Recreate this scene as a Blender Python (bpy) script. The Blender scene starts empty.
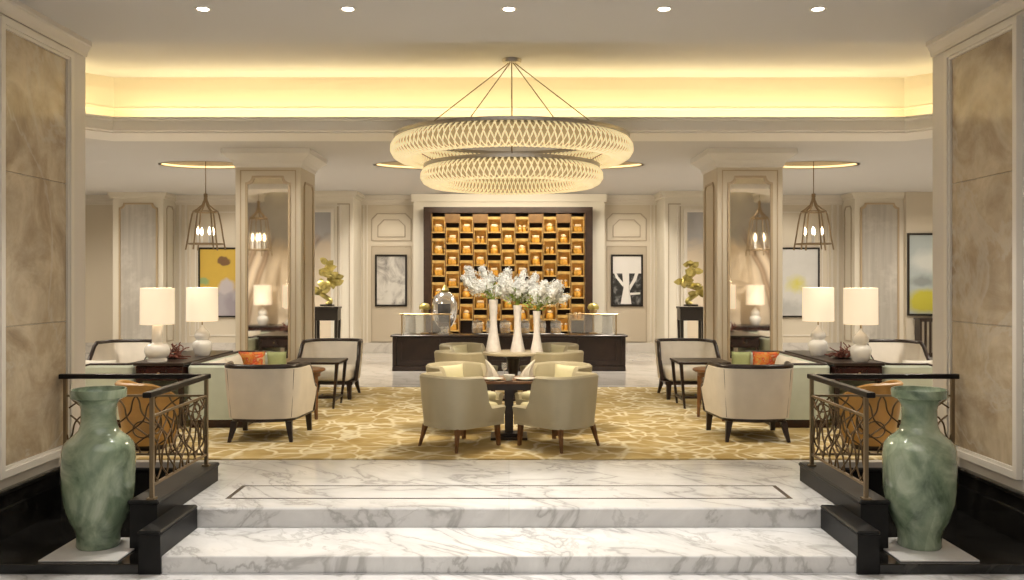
import bpy, bmesh, math, random
from mathutils import Vector, Matrix
random.seed(7)
PI = math.pi
sc = bpy.context.scene
COL = sc.collection

# ------------------------------------------------------------------ mesh helpers
class MB:
    def __init__(s): s.bm = bmesh.new()
    def box(s, x0, x1, y0, y1, z0, z1, bev=0, seg=1):
        r = bmesh.ops.create_cube(s.bm, size=1)
        for v in r['verts']:
            v.co = Vector(((x0+x1)/2+v.co.x*(x1-x0), (y0+y1)/2+v.co.y*(y1-y0), (z0+z1)/2+v.co.z*(z1-z0)))
        if bev:
            es = list({e for v in r['verts'] for e in v.link_edges})
            bmesh.ops.bevel(s.bm, geom=es, offset=bev, segments=seg, affect='EDGES', profile=.5)
        return s
    def tube(s, pts, r, seg=8, closed=False):
        pts = [Vector(p) for p in pts]; n = len(pts)
        rr = r if isinstance(r, (list, tuple)) else [r]*n
        rings = []; up = None
        for i, p in enumerate(pts):
            if closed: t = pts[(i+1) % n]-pts[i-1]
            else: t = pts[min(i+1, n-1)]-pts[max(i-1, 0)]
            t.normalize()
            if up is None:
                a = Vector((0, 0, 1)) if abs(t.z) < .9 else Vector((1, 0, 0))
                up = (a-t*a.dot(t)).normalized()
            else:
                up = up-t*up.dot(t)
                if up.length < 1e-6: up = t.orthogonal()
                up.normalize()
            b = t.cross(up)
            rings.append([s.bm.verts.new(p+(up*math.cos(2*PI*k/seg+PI/seg)+b*math.sin(2*PI*k/seg+PI/seg))*rr[i]) for k in range(seg)])
        for i in range(n if closed else n-1):
            A, B = rings[i], rings[(i+1) % n]
            for k in range(seg): s.bm.faces.new((A[k], A[(k+1) % seg], B[(k+1) % seg], B[k]))
        if not closed:
            s.bm.faces.new(rings[0][::-1]); s.bm.faces.new(rings[-1])
        return s
    def lathe(s, prof, cx=0, cy=0, seg=28, sx=1, sy=1, lob=None):
        rings = []
        for (r, z) in prof:
            if r < 1e-5: rings.append([s.bm.verts.new((cx, cy, z))]); continue
            rings.append([s.bm.verts.new((cx+r*sx*math.cos(2*PI*k/seg), cy+r*sy*math.sin(2*PI*k/seg), z)) for k in range(seg)])
        for A, B in zip(rings, rings[1:]):
            for k in range(seg):
                k2 = (k+1) % seg
                if len(A) == 1 and len(B) == 1: continue
                if len(A) == 1: s.bm.faces.new((A[0], B[k2], B[k]))
                elif len(B) == 1: s.bm.faces.new((A[k], A[k2], B[0]))
                else: s.bm.faces.new((A[k], A[k2], B[k2], B[k]))
        if len(rings[0]) > 1: s.bm.faces.new(rings[0][::-1])
        if len(rings[-1]) > 1: s.bm.faces.new(rings[-1])
        return s
    def prism(s, poly, y0, y1, axis='y'):
        """extrude polygon: axis y -> poly in (x,z); axis z -> (x,y); axis x -> (y,z)"""
        f = {'y': lambda a, b, c: (a, c, b), 'z': lambda a, b, c: (a, b, c), 'x': lambda a, b, c: (c, a, b)}[axis]
        A = [s.bm.verts.new(f(a, b, y0)) for a, b in poly]; B = [s.bm.verts.new(f(a, b, y1)) for a, b in poly]
        n = len(poly)
        s.bm.faces.new(A); s.bm.faces.new(B[::-1])
        for i in range(n): s.bm.faces.new((A[i], B[i], B[(i+1) % n], A[(i+1) % n]))
        return s
    def ringprism(s, po, pi, y0, y1, axis='y'):
        """frame between two polygons with the same number of points"""
        f = {'y': lambda a, b, c: (a, c, b), 'z': lambda a, b, c: (a, b, c), 'x': lambda a, b, c: (c, a, b)}[axis]
        V = [[s.bm.verts.new(f(a, b, y)) for a, b in P] for P in (po, pi) for y in (y0, y1)]
        n = len(po); o0, o1, i0, i1 = V
        for k in range(n):
            j = (k+1) % n
            for q in ((o0[k], o0[j], i0[j], i0[k]), (o1[k], i1[k], i1[j], o1[j]), (o0[k], o1[k], o1[j], o0[j]), (i0[k], i0[j], i1[j], i1[k])):
                s.bm.faces.new(q)
        return s
    def loft(s, secs, closed_sec=True, cap=True):
        R = [[s.bm.verts.new(p) for p in sec] for sec in secs]
        m = len(R[0])
        for A, B in zip(R, R[1:]):
            for k in range(m if closed_sec else m-1):
                j = (k+1) % m
                s.bm.faces.new((A[k], A[j], B[j], B[k]))
        if cap: s.bm.faces.new(R[0][::-1]); s.bm.faces.new(R[-1])
        return s
    def build(s, name, mat, parent=None, smooth=None, loc=None, rot=None):
        bmesh.ops.recalc_face_normals(s.bm, faces=s.bm.faces)
        me = bpy.data.meshes.new(name); s.bm.to_mesh(me); s.bm.free()
        me.materials.append(mat)
        if smooth is not None:
            me.shade_smooth(); me.set_sharp_from_angle(angle=math.radians(smooth))
        o = bpy.data.objects.new(name, me); COL.objects.link(o)
        if parent is not None: o.parent = parent
        if loc is not None: o.location = loc
        if rot is not None: o.rotation_euler = rot
        return o

def tag(o, label=None, cat=None, group=None, kind=None):
    if label: o['label'] = label
    if cat: o['category'] = cat
    if group: o['group'] = group
    if kind: o['kind'] = kind
    return o
def thing(name, label, cat, loc=(0, 0, 0), rz=0, group=None):
    o = bpy.data.objects.new(name, None); COL.objects.link(o)
    o.location = loc; o.rotation_euler = (0, 0, rz); o.empty_display_size = .1
    return tag(o, label, cat, group)
def copy_tree(o, parent=None):
    c = o.copy(); COL.objects.link(c)
    if parent is not None: c.parent = parent
    for ch in [k for k in bpy.data.objects if k.parent == o]: copy_tree(ch, c)
    return c
def dup(o, loc, rz, label, group=None):
    c = copy_tree(o); c.location = loc; c.rotation_euler = (0, 0, rz); c['label'] = label
    if group: c['group'] = group
    return c
def struct(mb, name, mat, parent=None, smooth=None):
    o = mb.build(name, mat, parent, smooth)
    if parent is None: o['kind'] = 'structure'
    return o
def rectp(x0, x1, z0, z1): return [(x0, z0), (x1, z0), (x1, z1), (x0, z1)]
def notch(x0, x1, z0, z1, c, bot=True):
    """rectangle with scalloped (ogee) corners, fixed point count"""
    p = []
    def arc(cx, cz, a0, a1, r):
        return [(cx+r*math.cos(math.radians(a0+(a1-a0)*k/4)), cz+r*math.sin(math.radians(a0+(a1-a0)*k/4))) for k in range(5)]
    cb = c if bot else .001
    p += arc(x0, z0, 90, 0, cb); p += arc(x1, z0, 180, 90, cb); p += arc(x1, z1, 270, 180, c); p += arc(x0, z1, 360, 270, c)
    return p
def chamf(x0, x1, z0, z1, c):
    return [(x0, z0), (x1, z0), (x1, z1-c), (x1-c, z1), (x0+c, z1), (x0, z1-c)]

# ------------------------------------------------------------------ materials
def nt(name):
    m = bpy.data.materials.new(name); m.use_nodes = True
    t = m.node_tree; b = t.nodes['Principled BSDF']
    return m, t, b
def setin(b, **k):
    for n, v in k.items():
        n = n.replace('_', ' ')
        if n in b.inputs: b.inputs[n].default_value = v
def C3(c): return (c[0], c[1], c[2], 1)
def node(t, ty, **k):
    n = t.nodes.new(ty)
    for a, v in k.items(): setattr(n, a, v)
    return n
def coords(t, obj=False, scale=(1, 1, 1), rot=(0, 0, 0)):
    mp = node(t, 'ShaderNodeMapping'); mp.inputs['Scale'].default_value = scale; mp.inputs['Rotation'].default_value = rot
    if obj: t.links.new(node(t, 'ShaderNodeTexCoord').outputs['Object'], mp.inputs[0])
    else: t.links.new(node(t, 'ShaderNodeNewGeometry').outputs['Position'], mp.inputs[0])
    return mp.outputs[0]
def noise(t, v, scale, detail=4, rough=.5, dist=0):
    n = node(t, 'ShaderNodeTexNoise'); n.inputs['Scale'].default_value = scale; n.inputs['Detail'].default_value = detail
    n.inputs['Roughness'].default_value = rough; n.inputs['Distortion'].default_value = dist
    t.links.new(v, n.inputs['Vector']); return n
def ramp(t, fac, stops, interp='LINEAR'):
    r = node(t, 'ShaderNodeValToRGB'); r.color_ramp.interpolation = interp
    els = r.color_ramp.elements
    while len(els) < len(stops): els.new(.5)
    for e, (p, c) in zip(els, stops): e.position = p; e.color = C3(c) if not isinstance(c, (int, float)) else (c, c, c, 1)
    t.links.new(fac, r.inputs[0]); return r.outputs[0]
def mix(t, fac, a, b, mode='MIX'):
    n = node(t, 'ShaderNodeMix', data_type='RGBA', blend_type=mode)
    for sck, v in ((n.inputs[0], fac), (n.inputs[6], a), (n.inputs[7], b)):
        if hasattr(v, 'links') or hasattr(v, 'is_linked'): t.links.new(v, sck)
        elif isinstance(v, (int, float)): sck.default_value = v
        else: sck.default_value = C3(v)
    return n.outputs[2]
def bump(t, b, h, st=.2, dist=.01):
    n = node(t, 'ShaderNodeBump'); n.inputs['Strength'].default_value = st; n.inputs['Distance'].default_value = dist
    t.links.new(h, n.inputs['Height']); t.links.new(n.outputs[0], b.inputs['Normal'])
def plain(name, c, rough=.5, metal=0, emis=None, es=0, spec=.5, var=0, vs=6, coat=0, bumpn=0, bs=200):
    m, t, b = nt(name)
    setin(b, Base_Color=C3(c), Roughness=rough, Metallic=metal, Specular_IOR_Level=spec, Coat_Weight=coat)
    if emis: setin(b, Emission_Color=C3(emis), Emission_Strength=es)
    if var or bumpn: v = coords(t, True)
    if var:
        n = noise(t, v, vs, 5)
        t.links.new(ramp(t, n.outputs[0], [(.3, [x*(1-var) for x in c]), (.7, [min(1, x*(1+var)) for x in c])]), b.inputs['Base Color'])
    if bumpn: bump(t, b, noise(t, v, bs, 3).outputs[0], bumpn, .004)
    return m
def marble(name, base, vein, rough=.12, scale=.9, amount=1, dark=False, tile=None, off=0):
    m, t, b = nt(name)
    # veins run diagonally: rotate, then squeeze across the run
    v0 = coords(t, False, (1, 1, 1), (.35, .45, .62+off))
    mp = node(t, 'ShaderNodeMapping'); mp.inputs['Scale'].default_value = (.62, 1.75, 1.5); t.links.new(v0, mp.inputs[0]); v = mp.outputs[0]
    n1 = noise(t, v, scale*.75, 7, .55, .7)
    v1 = ramp(t, n1.outputs[0], [(.40, 0), (.475, .22), (.498, .85), (.512, .30), (.60, 0)])
    n2 = noise(t, v, scale*1.9, 8, .6, .6)
    v2 = ramp(t, n2.outputs[0], [(.45, 0), (.5, .6), (.53, 0)])
    msk = ramp(t, noise(t, v, scale*.6, 2).outputs[0], [(.42, 0), (.6, 1)])
    cl = ramp(t, noise(t, v, scale*1.1, 6, .62, .4).outputs[0], [(.48, 0), (.72, .42)])
    v2m = mix(t, 1, v2, msk, 'MULTIPLY'); a = mix(t, 1, v1, v2m, 'LIGHTEN'); a = mix(t, 1, a, cl, 'LIGHTEN')
    sx = node(t, 'ShaderNodeMath', operation='MULTIPLY'); t.links.new(a, sx.inputs[0]); sx.inputs[1].default_value = amount
    c = mix(t, sx.outputs[0], base, vein)
    if tile:
        bt = node(t, 'ShaderNodeTexBrick'); bt.inputs['Scale'].default_value = 1; bt.offset = 0
        bt.inputs['Mortar Size'].default_value = .004; bt.inputs['Brick Width'].default_value = tile[0]; bt.inputs['Row Height'].default_value = tile[1]
        bt.inputs['Color1'].default_value = (1, 1, 1, 1); bt.inputs['Color2'].default_value = (.93, .92, .91, 1); bt.inputs['Mortar'].default_value = (.86, .85, .83, 1)
        t.links.new(coords(t), bt.inputs['Vector']); c = mix(t, 1, c, bt.outputs[0], 'MULTIPLY')
    t.links.new(c, b.inputs['Base Color']); setin(b, Roughness=rough)
    return m
def art(name, stops, scale=2, warp=1, sc3=(1, 1, 1)):
    m, t, b = nt(name)
    v = coords(t, True, sc3); n = noise(t, v, scale, 6, .6, warp)
    t.links.new(ramp(t, n.outputs[0], stops, 'LINEAR'), b.inputs['Base Color']); setin(b, Roughness=.35)
    return m

M = {}
M['marble'] = marble('calacatta_marble', (.76, .755, .75), (.27, .26, .25), .1, 1.0, .8, tile=(2.4, .72))
M['marble_step'] = marble('step_marble', (.79, .785, .78), (.27, .26, .25), .14, 1.0, .8, off=.25)
M['marble_back'] = marble('back_floor_marble', (.70, .67, .63), (.38, .35, .33), .08, .8, .6, tile=(1.2, 1.2))
M['black'] = marble('black_marble', (.006, .0055, .005), (.10, .095, .085), .12, 1.2, .3)
M['black_side'] = plain('black_granite', (.010, .0098, .0098), .42, var=.3, spec=.22)
M['wall'] = plain('cream_paint', (.68, .61, .495), .55)
M['wall2'] = plain('warm_white_paint', (.75, .70, .60), .5)
M['niche'] = plain('niche_beige_paint', (.55, .475, .37), .6)
M['front'] = plain('white_lacquer_panel', (.70, .655, .60), .4)
M['ceil'] = plain('ceiling_paint', (.64, .625, .61), .8)
M['ledge'] = plain('white_ceiling_trim', (.80, .78, .75), .7)
M['covep'] = plain('cove_paint', (.78, .70, .55), .8)
M['mould'] = plain('moulding_gilt_cream', (.50, .39, .26), .4)
M['mouldw'] = plain('moulding_white', (.76, .71, .63), .4)
M['trimline'] = plain('moulding_dark_beige', (.46, .385, .29), .5)  # darker beige for thin panel outlines
M['inlay'] = plain('dark_inlay_stone', (.05, .04, .035), .2)
M['wood'] = plain('espresso_wood', (.022, .012, .009), .3, var=.35, vs=12)
M['espresso'] = plain('dark_buffet_wood', (.030, .017, .013), .28, var=.4, vs=5)
M['burg'] = plain('burgundy_lacquer', (.035, .010, .008), .2, var=.3)
M['walnut'] = plain('walnut_wood', (.17, .075, .028), .35, var=.35, vs=9)
M['cream'] = plain('cream_upholstery', (.78, .73, .64), .85, var=.04, bumpn=.25)
M['shellw'] = plain('oatmeal_upholstery', (.70, .65, .58), .8, var=.05, bumpn=.25)
M['mint'] = plain('mint_upholstery', (.60, .66, .57), .8, var=.04, bumpn=.2)
M['sage'] = plain('sage_leather', (.45, .405, .285), .5, var=.06, vs=3)
M['sagein'] = plain('pale_sage_fabric', (.66, .62, .42), .7, var=.05)
M['amber'] = plain('amber_leather', (.38, .20, .045), .4, var=.25, vs=4)
M['white'] = plain('white_ceramic', (.86, .85, .83), .15, coat=.3)
M['linen'] = plain('white_linen', (.82, .78, .70), .8, bumpn=.3)
M['porc'] = plain('frosted_white_glass', (.74, .68, .62), .35, var=.08, vs=14, bumpn=.4, bs=60)
M['brass'] = plain('antique_brass', (.42, .30, .15), .35, 1)
M['bronze'] = plain('bronze_metal', (.25, .19, .12), .38, .9)
M['lattice'] = plain('dark_bronze_lattice', (.13, .085, .045), .42, .85)
M['rail'] = plain('black_handrail', (.008, .006, .006), .4, spec=.2)
M['gold'] = plain('gold_leaf', (.52, .44, .15), .32, .7, var=.4, vs=8)
M['chrome'] = plain('polished_silver', (.88, .88, .90), .16, 1)
M['mirror'] = plain('antique_mirror', (.92, .89, .84), .035, 1, var=.06, vs=3)
M['frame'] = plain('black_picture_frame', (.015, .011, .009), .3)
M['gframe'] = plain('dark_display_wood', (.035, .016, .008), .35, var=.3)
M['gbox'] = plain('golden_cubby_wood', (.56, .36, .11), .45, var=.2, vs=9)
M['gpost'] = plain('brown_display_wood', (.24, .13, .045), .4, var=.2)
M['dark'] = plain('shadow_gap_wood', (.035, .017, .009), .6)  # backing coloured dark for the shaded void between cubbies
M['jar'] = plain('amber_glass', (.60, .33, .055), .12, coat=.5, var=.35, vs=14)
M['jarw'] = plain('ivory_lid', (.85, .76, .60), .3)
M['metal'] = plain('brushed_steel', (.45, .42, .38), .3, 1)
M['shade'] = plain('lit_lamp_shade', (.85, .78, .66), .8, emis=(1, .80, .56), es=.45)
M['bulb'] = plain('glowing_bulb', (1, .9, .7), .3, emis=(1, .82, .55), es=6)
M['lens'] = plain('downlight_lens', (1, .95, .85), .3, emis=(1, .9, .75), es=14)
M['led'] = plain('led_strip', (1, .8, .4), .5, emis=(1, .72, .36), es=1.7)
M['cubled'] = plain('cubby_led', (1, .8, .4), .5, emis=(1, .74, .34), es=10)
M['crystal'] = plain('lit_crystal', (.80, .74, .60), .12, emis=(1, .78, .40), es=.55, spec=.8)
M['crycore'] = plain('crystal_liner', (.40, .32, .20), .4, emis=(1, .72, .33), es=.16)
M['leaf'] = plain('leaf_green', (.25, .34, .06), .5, var=.4, vs=20)
M['bloom'] = plain('white_blossom', (.92, .92, .88), .8)
M['bloom'].node_tree.nodes['Principled BSDF'].inputs['Subsurface Weight'].default_value = .5; M['bloom'].node_tree.nodes['Principled BSDF'].inputs['Subsurface Radius'].default_value = (.05, .05, .05)
M['coral'] = plain('dried_red_twig', (.22, .07, .05), .6, var=.3)
M['celadon'] = None
def celadon():
    m, t, b = nt('celadon_glaze')
    v = coords(t, True, (1, 1, .8)); n = noise(t, v, 3.2, 7, .6, .8)
    c = ramp(t, n.outputs[0], [(.33, (.08, .12, .075)), (.46, (.22, .29, .195)), (.58, (.37, .44, .31)), (.70, (.50, .56, .42))])
    vo = node(t, 'ShaderNodeTexVoronoi'); vo.inputs['Scale'].default_value = 4.5; t.links.new(v, vo.inputs['Vector'])
    c2 = ramp(t, vo.outputs['Color'], [(.2, (.78, .82, .80)), (.8, (1.1, 1.1, 1.1))])
    c = mix(t, .7, c, c2, 'MULTIPLY'); t.links.new(c, b.inputs['Base Color'])
    setin(b, Roughness=.16, Coat_Weight=.5, Coat_Roughness=.05); bump(t, b, n.outputs[0], .25, .012)
    return m
M['celadon'] = celadon()
def onyx():
    m, t, b = nt('onyx_slab')
    v = coords(t, False, (1, 1, 1), (.2, .5, .1)); n = noise(t, v, 1.5, 9, .62, .9)
    c = ramp(t, n.outputs[0], [(.26, (.22, .155, .095)), (.42, (.41, .32, .215)), (.54, (.56, .465, .335)), (.66, (.45, .355, .235)), (.8, (.28, .205, .125))])
    n3 = noise(t, v, 4.5, 8, .65, .5); c = mix(t, .45, c, ramp(t, n3.outputs[0], [(.35, (.62, .60, .58)), (.65, (1.15, 1.15, 1.12))]), 'MULTIPLY')
    n2 = noise(t, v, .55, 7, .6, 1.2)
    vn = ramp(t, n2.outputs[0], [(.47, 0), (.5, .55), (.515, 0)])
    c = mix(t, vn, c, (.56, .50, .41))
    t.links.new(c, b.inputs['Base Color']); setin(b, Roughness=.2)
    return m
M['onyx'] = onyx()
def carpet():
    m, t, b = nt('gold_swirl_carpet')
    v0 = coords(t); w = noise(t, v0, 1.1, 3, .5, .6)
    wv = node(t, 'ShaderNodeMix', data_type='RGBA', blend_type='ADD'); wv.inputs[0].default_value = .75
    t.links.new(v0, wv.inputs[6]); t.links.new(w.outputs[1], wv.inputs[7])
    mp = node(t, 'ShaderNodeMapping'); mp.inputs['Scale'].default_value = (1, .75, 1); t.links.new(wv.outputs[2], mp.inputs[0])
    vo = node(t, 'ShaderNodeTexVoronoi', feature='DISTANCE_TO_EDGE'); vo.inputs['Scale'].default_value = 3.9
    t.links.new(mp.outputs[0], vo.inputs['Vector'])
    l1 = ramp(t, vo.outputs['Distance'], [(0, 1), (.04, .85), (.12, 0)])
    br = ramp(t, noise(t, v0, 1.9, 3).outputs[0], [(.36, 0), (.54, 1)])
    l1 = mix(t, 1, l1, br, 'MULTIPLY')
    wa = node(t, 'ShaderNodeTexWave', wave_type='RINGS'); wa.inputs['Scale'].default_value = 1.6; wa.inputs['Distortion'].default_value = 14; wa.inputs['Detail Scale'].default_value = .9; wa.inputs['Detail'].default_value = 2
    t.links.new(v0, wa.inputs['Vector'])
    l2 = ramp(t, wa.outputs[1], [(.8, 0), (.92, .75), (1, .85)])
    br2 = ramp(t, noise(t, v0, 1.2, 3).outputs[0], [(.48, 0), (.62, 1)])
    l2 = mix(t, 1, l2, br2, 'MULTIPLY')
    l = mix(t, 1, l1, l2, 'LIGHTEN')
    g = noise(t, v0, 2.2, 5, .6)
    gc = ramp(t, g.outputs[0], [(.3, (.40, .285, .11)), (.55, (.53, .40, .18)), (.75, (.64, .52, .29))])
    c = mix(t, l, gc, (.83, .76, .56)); t.links.new(c, b.inputs['Base Color'])
    setin(b, Roughness=.95, Specular_IOR_Level=.1); bump(t, b, noise(t, v0, 160, 2).outputs[0], .4, .004)
    return m
M['carpet'] = carpet()
def cushion_mat():
    m, t, b = nt('orange_floral_fabric')
    v = coords(t, True); vo = node(t, 'ShaderNodeTexVoronoi'); vo.inputs['Scale'].default_value = 13; t.links.new(v, vo.inputs['Vector'])
    n = noise(t, v, 9, 5, .6, 1.2)
    c = ramp(t, n.outputs[0], [(.32, (.55, .38, .10)), (.45, (.72, .22, .04)), (.55, (.60, .07, .03)), (.66, (.80, .62, .36)), (.8, (.25, .28, .08))])
    t.links.new(mix(t, .25, c, vo.outputs['Color'], 'OVERLAY'), b.inputs['Base Color']); setin(b, Roughness=.8); return m
M['floral'] = cushion_mat()
M['green'] = plain('olive_green_fabric', (.36, .40, .19), .8, var=.15)
def glassm(name, tint, a):
    m, t, b = nt(name)
    tr = node(t, 'ShaderNodeBsdfTransparent'); tr.inputs[0].default_value = C3(tint)
    mx = node(t, 'ShaderNodeMixShader'); mx.inputs[0].default_value = a
    setin(b, Base_Color=(.9, .9, .9, 1), Roughness=.05)
    t.links.new(tr.outputs[0], mx.inputs[1]); t.links.new(b.outputs[0], mx.inputs[2])
    t.links.new(mx.outputs[0], t.nodes['Material Output'].inputs[0]); return m
M['glass'] = glassm('clear_glass', (.95, .96, .95), .18)
# grey silk panel with soft vertical streaks of two greys and paler patches
def silk():
    m, t, b = nt('grey_silk_panel')
    v = coords(t, False, (9, 1, .35)); n = noise(t, v, 1, 4, .6)
    v2 = coords(t, False, (1.6, 1, 1.6)); n2 = noise(t, v2, 1.7, 4, .6)
    c = ramp(t, n.outputs[0], [(.3, (.40, .375, .34)), (.7, (.56, .53, .48))])
    c = mix(t, ramp(t, n2.outputs[0], [(.5, 0), (.72, .6)]), c, (.68, .65, .60)); t.links.new(c, b.inputs['Base Color']); setin(b, Roughness=.3); return m
M['silk'] = silk()

# ------------------------------------------------------------------ dimensions
ZL, ZT, ZP = -.27, -.15, -.20
XW = 3.85; YW = 8.18
ZC, ZR, ZB, ZF = 3.91, 4.20, 3.78, 3.46
YB = 21.7; XS = 10.4
K = 21.7/18.5          # how much farther back the rear wall stands than a first survey said
def zk(z): return 1.75+(z-1.75)*K

# ------------------------------------------------------------------ floors and steps
mb = MB(); mb.box(-10.4, 10.4, -4, 6.19, ZL-.1, ZL)
struct(mb, 'floor', M['marble_step'])
mb = MB(); mb.box(-2.56, 2.56, 6.91, 7.85, ZL, 0, .012); mb.box(-XS, XS, 7.83, YB+.3, -.3, -.0005)
o = struct(mb, 'floor_hall', M['marble'])
mb = MB(); mb.box(-2.4, 2.4, 6.19, 6.93, ZL, ZT, .012, 2)
struct(mb, 'floor_step', M['marble_step'])
def inl(a, b, c, d, w=.03): return None
mb = MB(); mb.ringprism(rectp(-2.27, 2.27, 7.2, 7.66), rectp(-2.235, 2.235, 7.225, 7.64), -.01, .0015, 'z')
struct(mb, 'trim_1', M['inlay'])
mb = MB(); mb.box(-XS, XS, 14.9, YB, -.01, .002)
struct(mb, 'floor_rear', M['marble_back'])

# rug
mb = MB(); mb.prism([(-5.6, 8.75), (5.6, 8.75), (5.6, 13.9), (3.18, 13.9), (3.18, 14.6), (-3.18, 14.6), (-3.18, 13.9), (-5.6, 13.9)], .001, .014, 'z')
tag(mb.build('rug', M['carpet']), 'large gold rug with cream swirling leaf pattern under the seating groups', 'rug')

# black stair cheeks and vase platforms
for s, nm in ((-1, 'left'), (1, 'right')):
    def B(mb, a, b, *r, **k): mb.box(min(s*a, s*b), max(s*a, s*b), *r, **k)
    mb = MB()
    B(mb, 2.54, 2.74, 6.50, 7.86, ZL, .125); B(mb, 2.528, 2.755, 6.488, 7.87, .125, .16, bev=.012)
    B(mb, 2.74, XW, 7.63, 7.86, ZL, .125); B(mb, 2.745, XW, 7.615, 7.87, .125, .16, bev=.012)
    B(mb, 2.39, 2.54, 6.17, 6.90, ZL, .0); B(mb, 2.385, 2.548, 6.16, 6.90, 0, .03, bev=.01)
    o = struct(mb, 'trim_stair_'+nm, M['black_side'])
    mb = MB(); B(mb, 2.54, XW, 6.175, 7.63, ZL, ZP, bev=.006)
    struct(mb, 'floor_platform_'+nm, M['black'])

# ------------------------------------------------------------------ front walls with onyx panels
for s, nm in ((-1, 'left'), (1, 'right')):
    def B(mb, a, b, *r, **k): mb.box(min(s*a, s*b), max(s*a, s*b), *r, **k)
    mb = MB(); B(mb, XW, XW+.5, -4, YW, ZL, ZR+.1)
    w = struct(mb, 'wall_'+nm, M['front'])
    def frm(mb, y0, y1, z0, z1, w_, d0, d1):
        x0, x1 = sorted((s*(XW-d0), s*(XW-d1)))
        mb.ringprism(rectp(y0, y1, z0, z1), rectp(y0+w_, y1-w_, z0+w_, z1-w_), x0, x1, 'x')
    for (y0, y1) in ((6.80, 7.83), (4.9, 6.35)):
        mb = MB(); frm(mb, y0-.05, y1+.05, .25, 3.74, .055, 0, .045); frm(mb, y0, y1, .30, 3.69, .03, 0, .03)
        mb.build('panel_moulding', M['mouldw'], w)
        # three slabs with fine joints
        for (a, b) in ((.33, 1.39), (1.394, 2.58), (2.584, 3.66)):
            mb = MB(); B(mb, XW-.012, XW+.02, y0+.03, y1-.03, a, b, bev=.003); mb.build('stone_slab', M['onyx'], w)
    mb = MB()
    for (y, z, d) in ((0, ZL, .05),):
        B(mb, XW-.055, XW, -4, 7.63, ZL, .02); B(mb, XW-.035, XW, -4, 7.63, .02, .12); B(mb, XW-.05, XW, -4, 7.63, .12, .165, bev=.01)
    struct(mb, 'baseboard_'+nm, M['black'])
    # crown under front ceiling
    mb = MB(); pr = [(XW, ZC-.14), (XW-.015, ZC-.14), (XW-.02, ZC-.11), (XW-.045, ZC-.05), (XW-.06, ZC-.04), (XW-.06, ZC), (XW, ZC)]
    mb.prism([(s*a, b) for a, b in pr], -4, YW, 'y'); struct(mb, 'trim_crown_'+nm, M['front'])
    # the return wall and hall side wall
    mb = MB(); B(mb, XW+.5, XS+.2, YW-.3, YW-.1, ZL, ZR+.1); struct(mb, 'wall_return_'+nm, M['wall'])
    mb = MB(); B(mb, XS, XS+.2, YW-.2, YB+.2, ZL, ZB+.2); struct(mb, 'wall_side_'+nm, M['wall'])

# ------------------------------------------------------------------ ceilings
mb = MB(); mb.box(-XW-.4, XW+.4, -4, YW, ZC, ZC+.12); struct(mb, 'ceiling', M['ceil'])
LP = [(-5.4, 7.9), (-5.4, 9.6), (-4.6, 10.45), (4.6, 10.45), (5.4, 9.6), (5.4, 7.9)]
def offs(P, d):
    out = []
    c = math.tan(math.radians(22.5))*d
    x, y0, y1, xc, yb = 5.4, 7.9, 9.6, 4.6, 10.45
    return [(-x-d, y0), (-x-d, y1+c), (-xc-c*1.0, yb+d), (xc+c, yb+d), (x+d, y1+c), (x+d, y0)]
mb = MB(); mb.prism(offs(LP, .62), ZR, ZR+.1, 'z'); struct(mb, 'ceiling_recess', M['ceil'])
mb = MB(); mb.box(-XS-.1, XS+.1, YW-.28, YW-.01, ZC+.04, ZR+.15); struct(mb, 'trim_header', M['ceil'])
def strip(mb, prof):
    """prof: list of (offset, z) -> lofted along ledge polyline"""
    secs = []
    P = [offs(LP, d) for d, z in prof]
    for i in range(len(LP)): secs.append([(P[k][i][0], P[k][i][1], prof[k][1]) for k in range(len(prof))])
    mb.loft(secs)
mb = MB(); strip(mb, [(0.03, ZF), (.03, ZF+.015), (.0, ZF+.025), (0, 3.595), (-.03, 3.61), (-.03, 3.64), (.05, 3.64), (.07, 3.56), (.64, 3.56), (.64, ZF)])
struct(mb, 'trim_cove_ledge', M['ledge'])
mb = MB(); strip(mb, [(.42, 3.555), (.42, 3.80), (.405, 3.81), (.405, 3.83), (.42, 3.84), (.425, 4.05), (.44, ZR+.02), (.66, ZR+.02), (.66, 3.555)])
struct(mb, 'wall_cove', M['covep'])

# lower ceiling with oval coffers
def oval(cx, cy, rx, ry, n=48): return [(cx+rx*math.cos(2*PI*k/n), cy+ry*math.sin(2*PI*k/n)) for k in range(n)]
COF = [(-5.35, 15.9, .78, .50), (5.35, 15.9, .78, .50), (0, 15.9, 2.35, .80)]
bm = bmesh.new()
edges = []
outer = offs(LP, .645)
loopo = outer + [(XS+.1, 7.9), (XS+.1, YB+.2), (-XS-.1, YB+.2), (-XS-.1, 7.9)]
for L in [loopo]+[oval(*c) for c in COF]:
    vs = [bm.verts.new((x, y, ZB)) for x, y in L]
    edges += [bm.edges.new((vs[i], vs[(i+1) % len(vs)])) for i in range(len(vs))]
bmesh.ops.triangle_fill(bm, use_beauty=True, edges=edges)
me = bpy.data.meshes.new('ceiling_lower'); bm.to_mesh(me); bm.free(); me.materials.append(M['ceil'])
o = bpy.data.objects.new('ceiling_lower', me); COL.objects.link(o); o['kind'] = 'structure'
for i, c in enumerate(COF):
    mb = MB(); a, b = oval(*c), oval(c[0], c[1], c[2]+.05, c[3]+.05)
    mb.ringprism(b, a, ZB, ZB+.20, 'z'); mb.prism(oval(c[0], c[1], c[2]+.05, c[3]+.05), ZB+.20, ZB+.23, 'z')
    cf = struct(mb, 'ceiling_coffer', M['covep'])
    mb = MB(); mb.ringprism(oval(c[0], c[1], c[2]+.002, c[3]+.002), oval(c[0], c[1], c[2]-.012, c[3]-.012), ZB+.015, ZB+.04, 'z')
    mb.build('light_strip', M['led'], cf)

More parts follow.
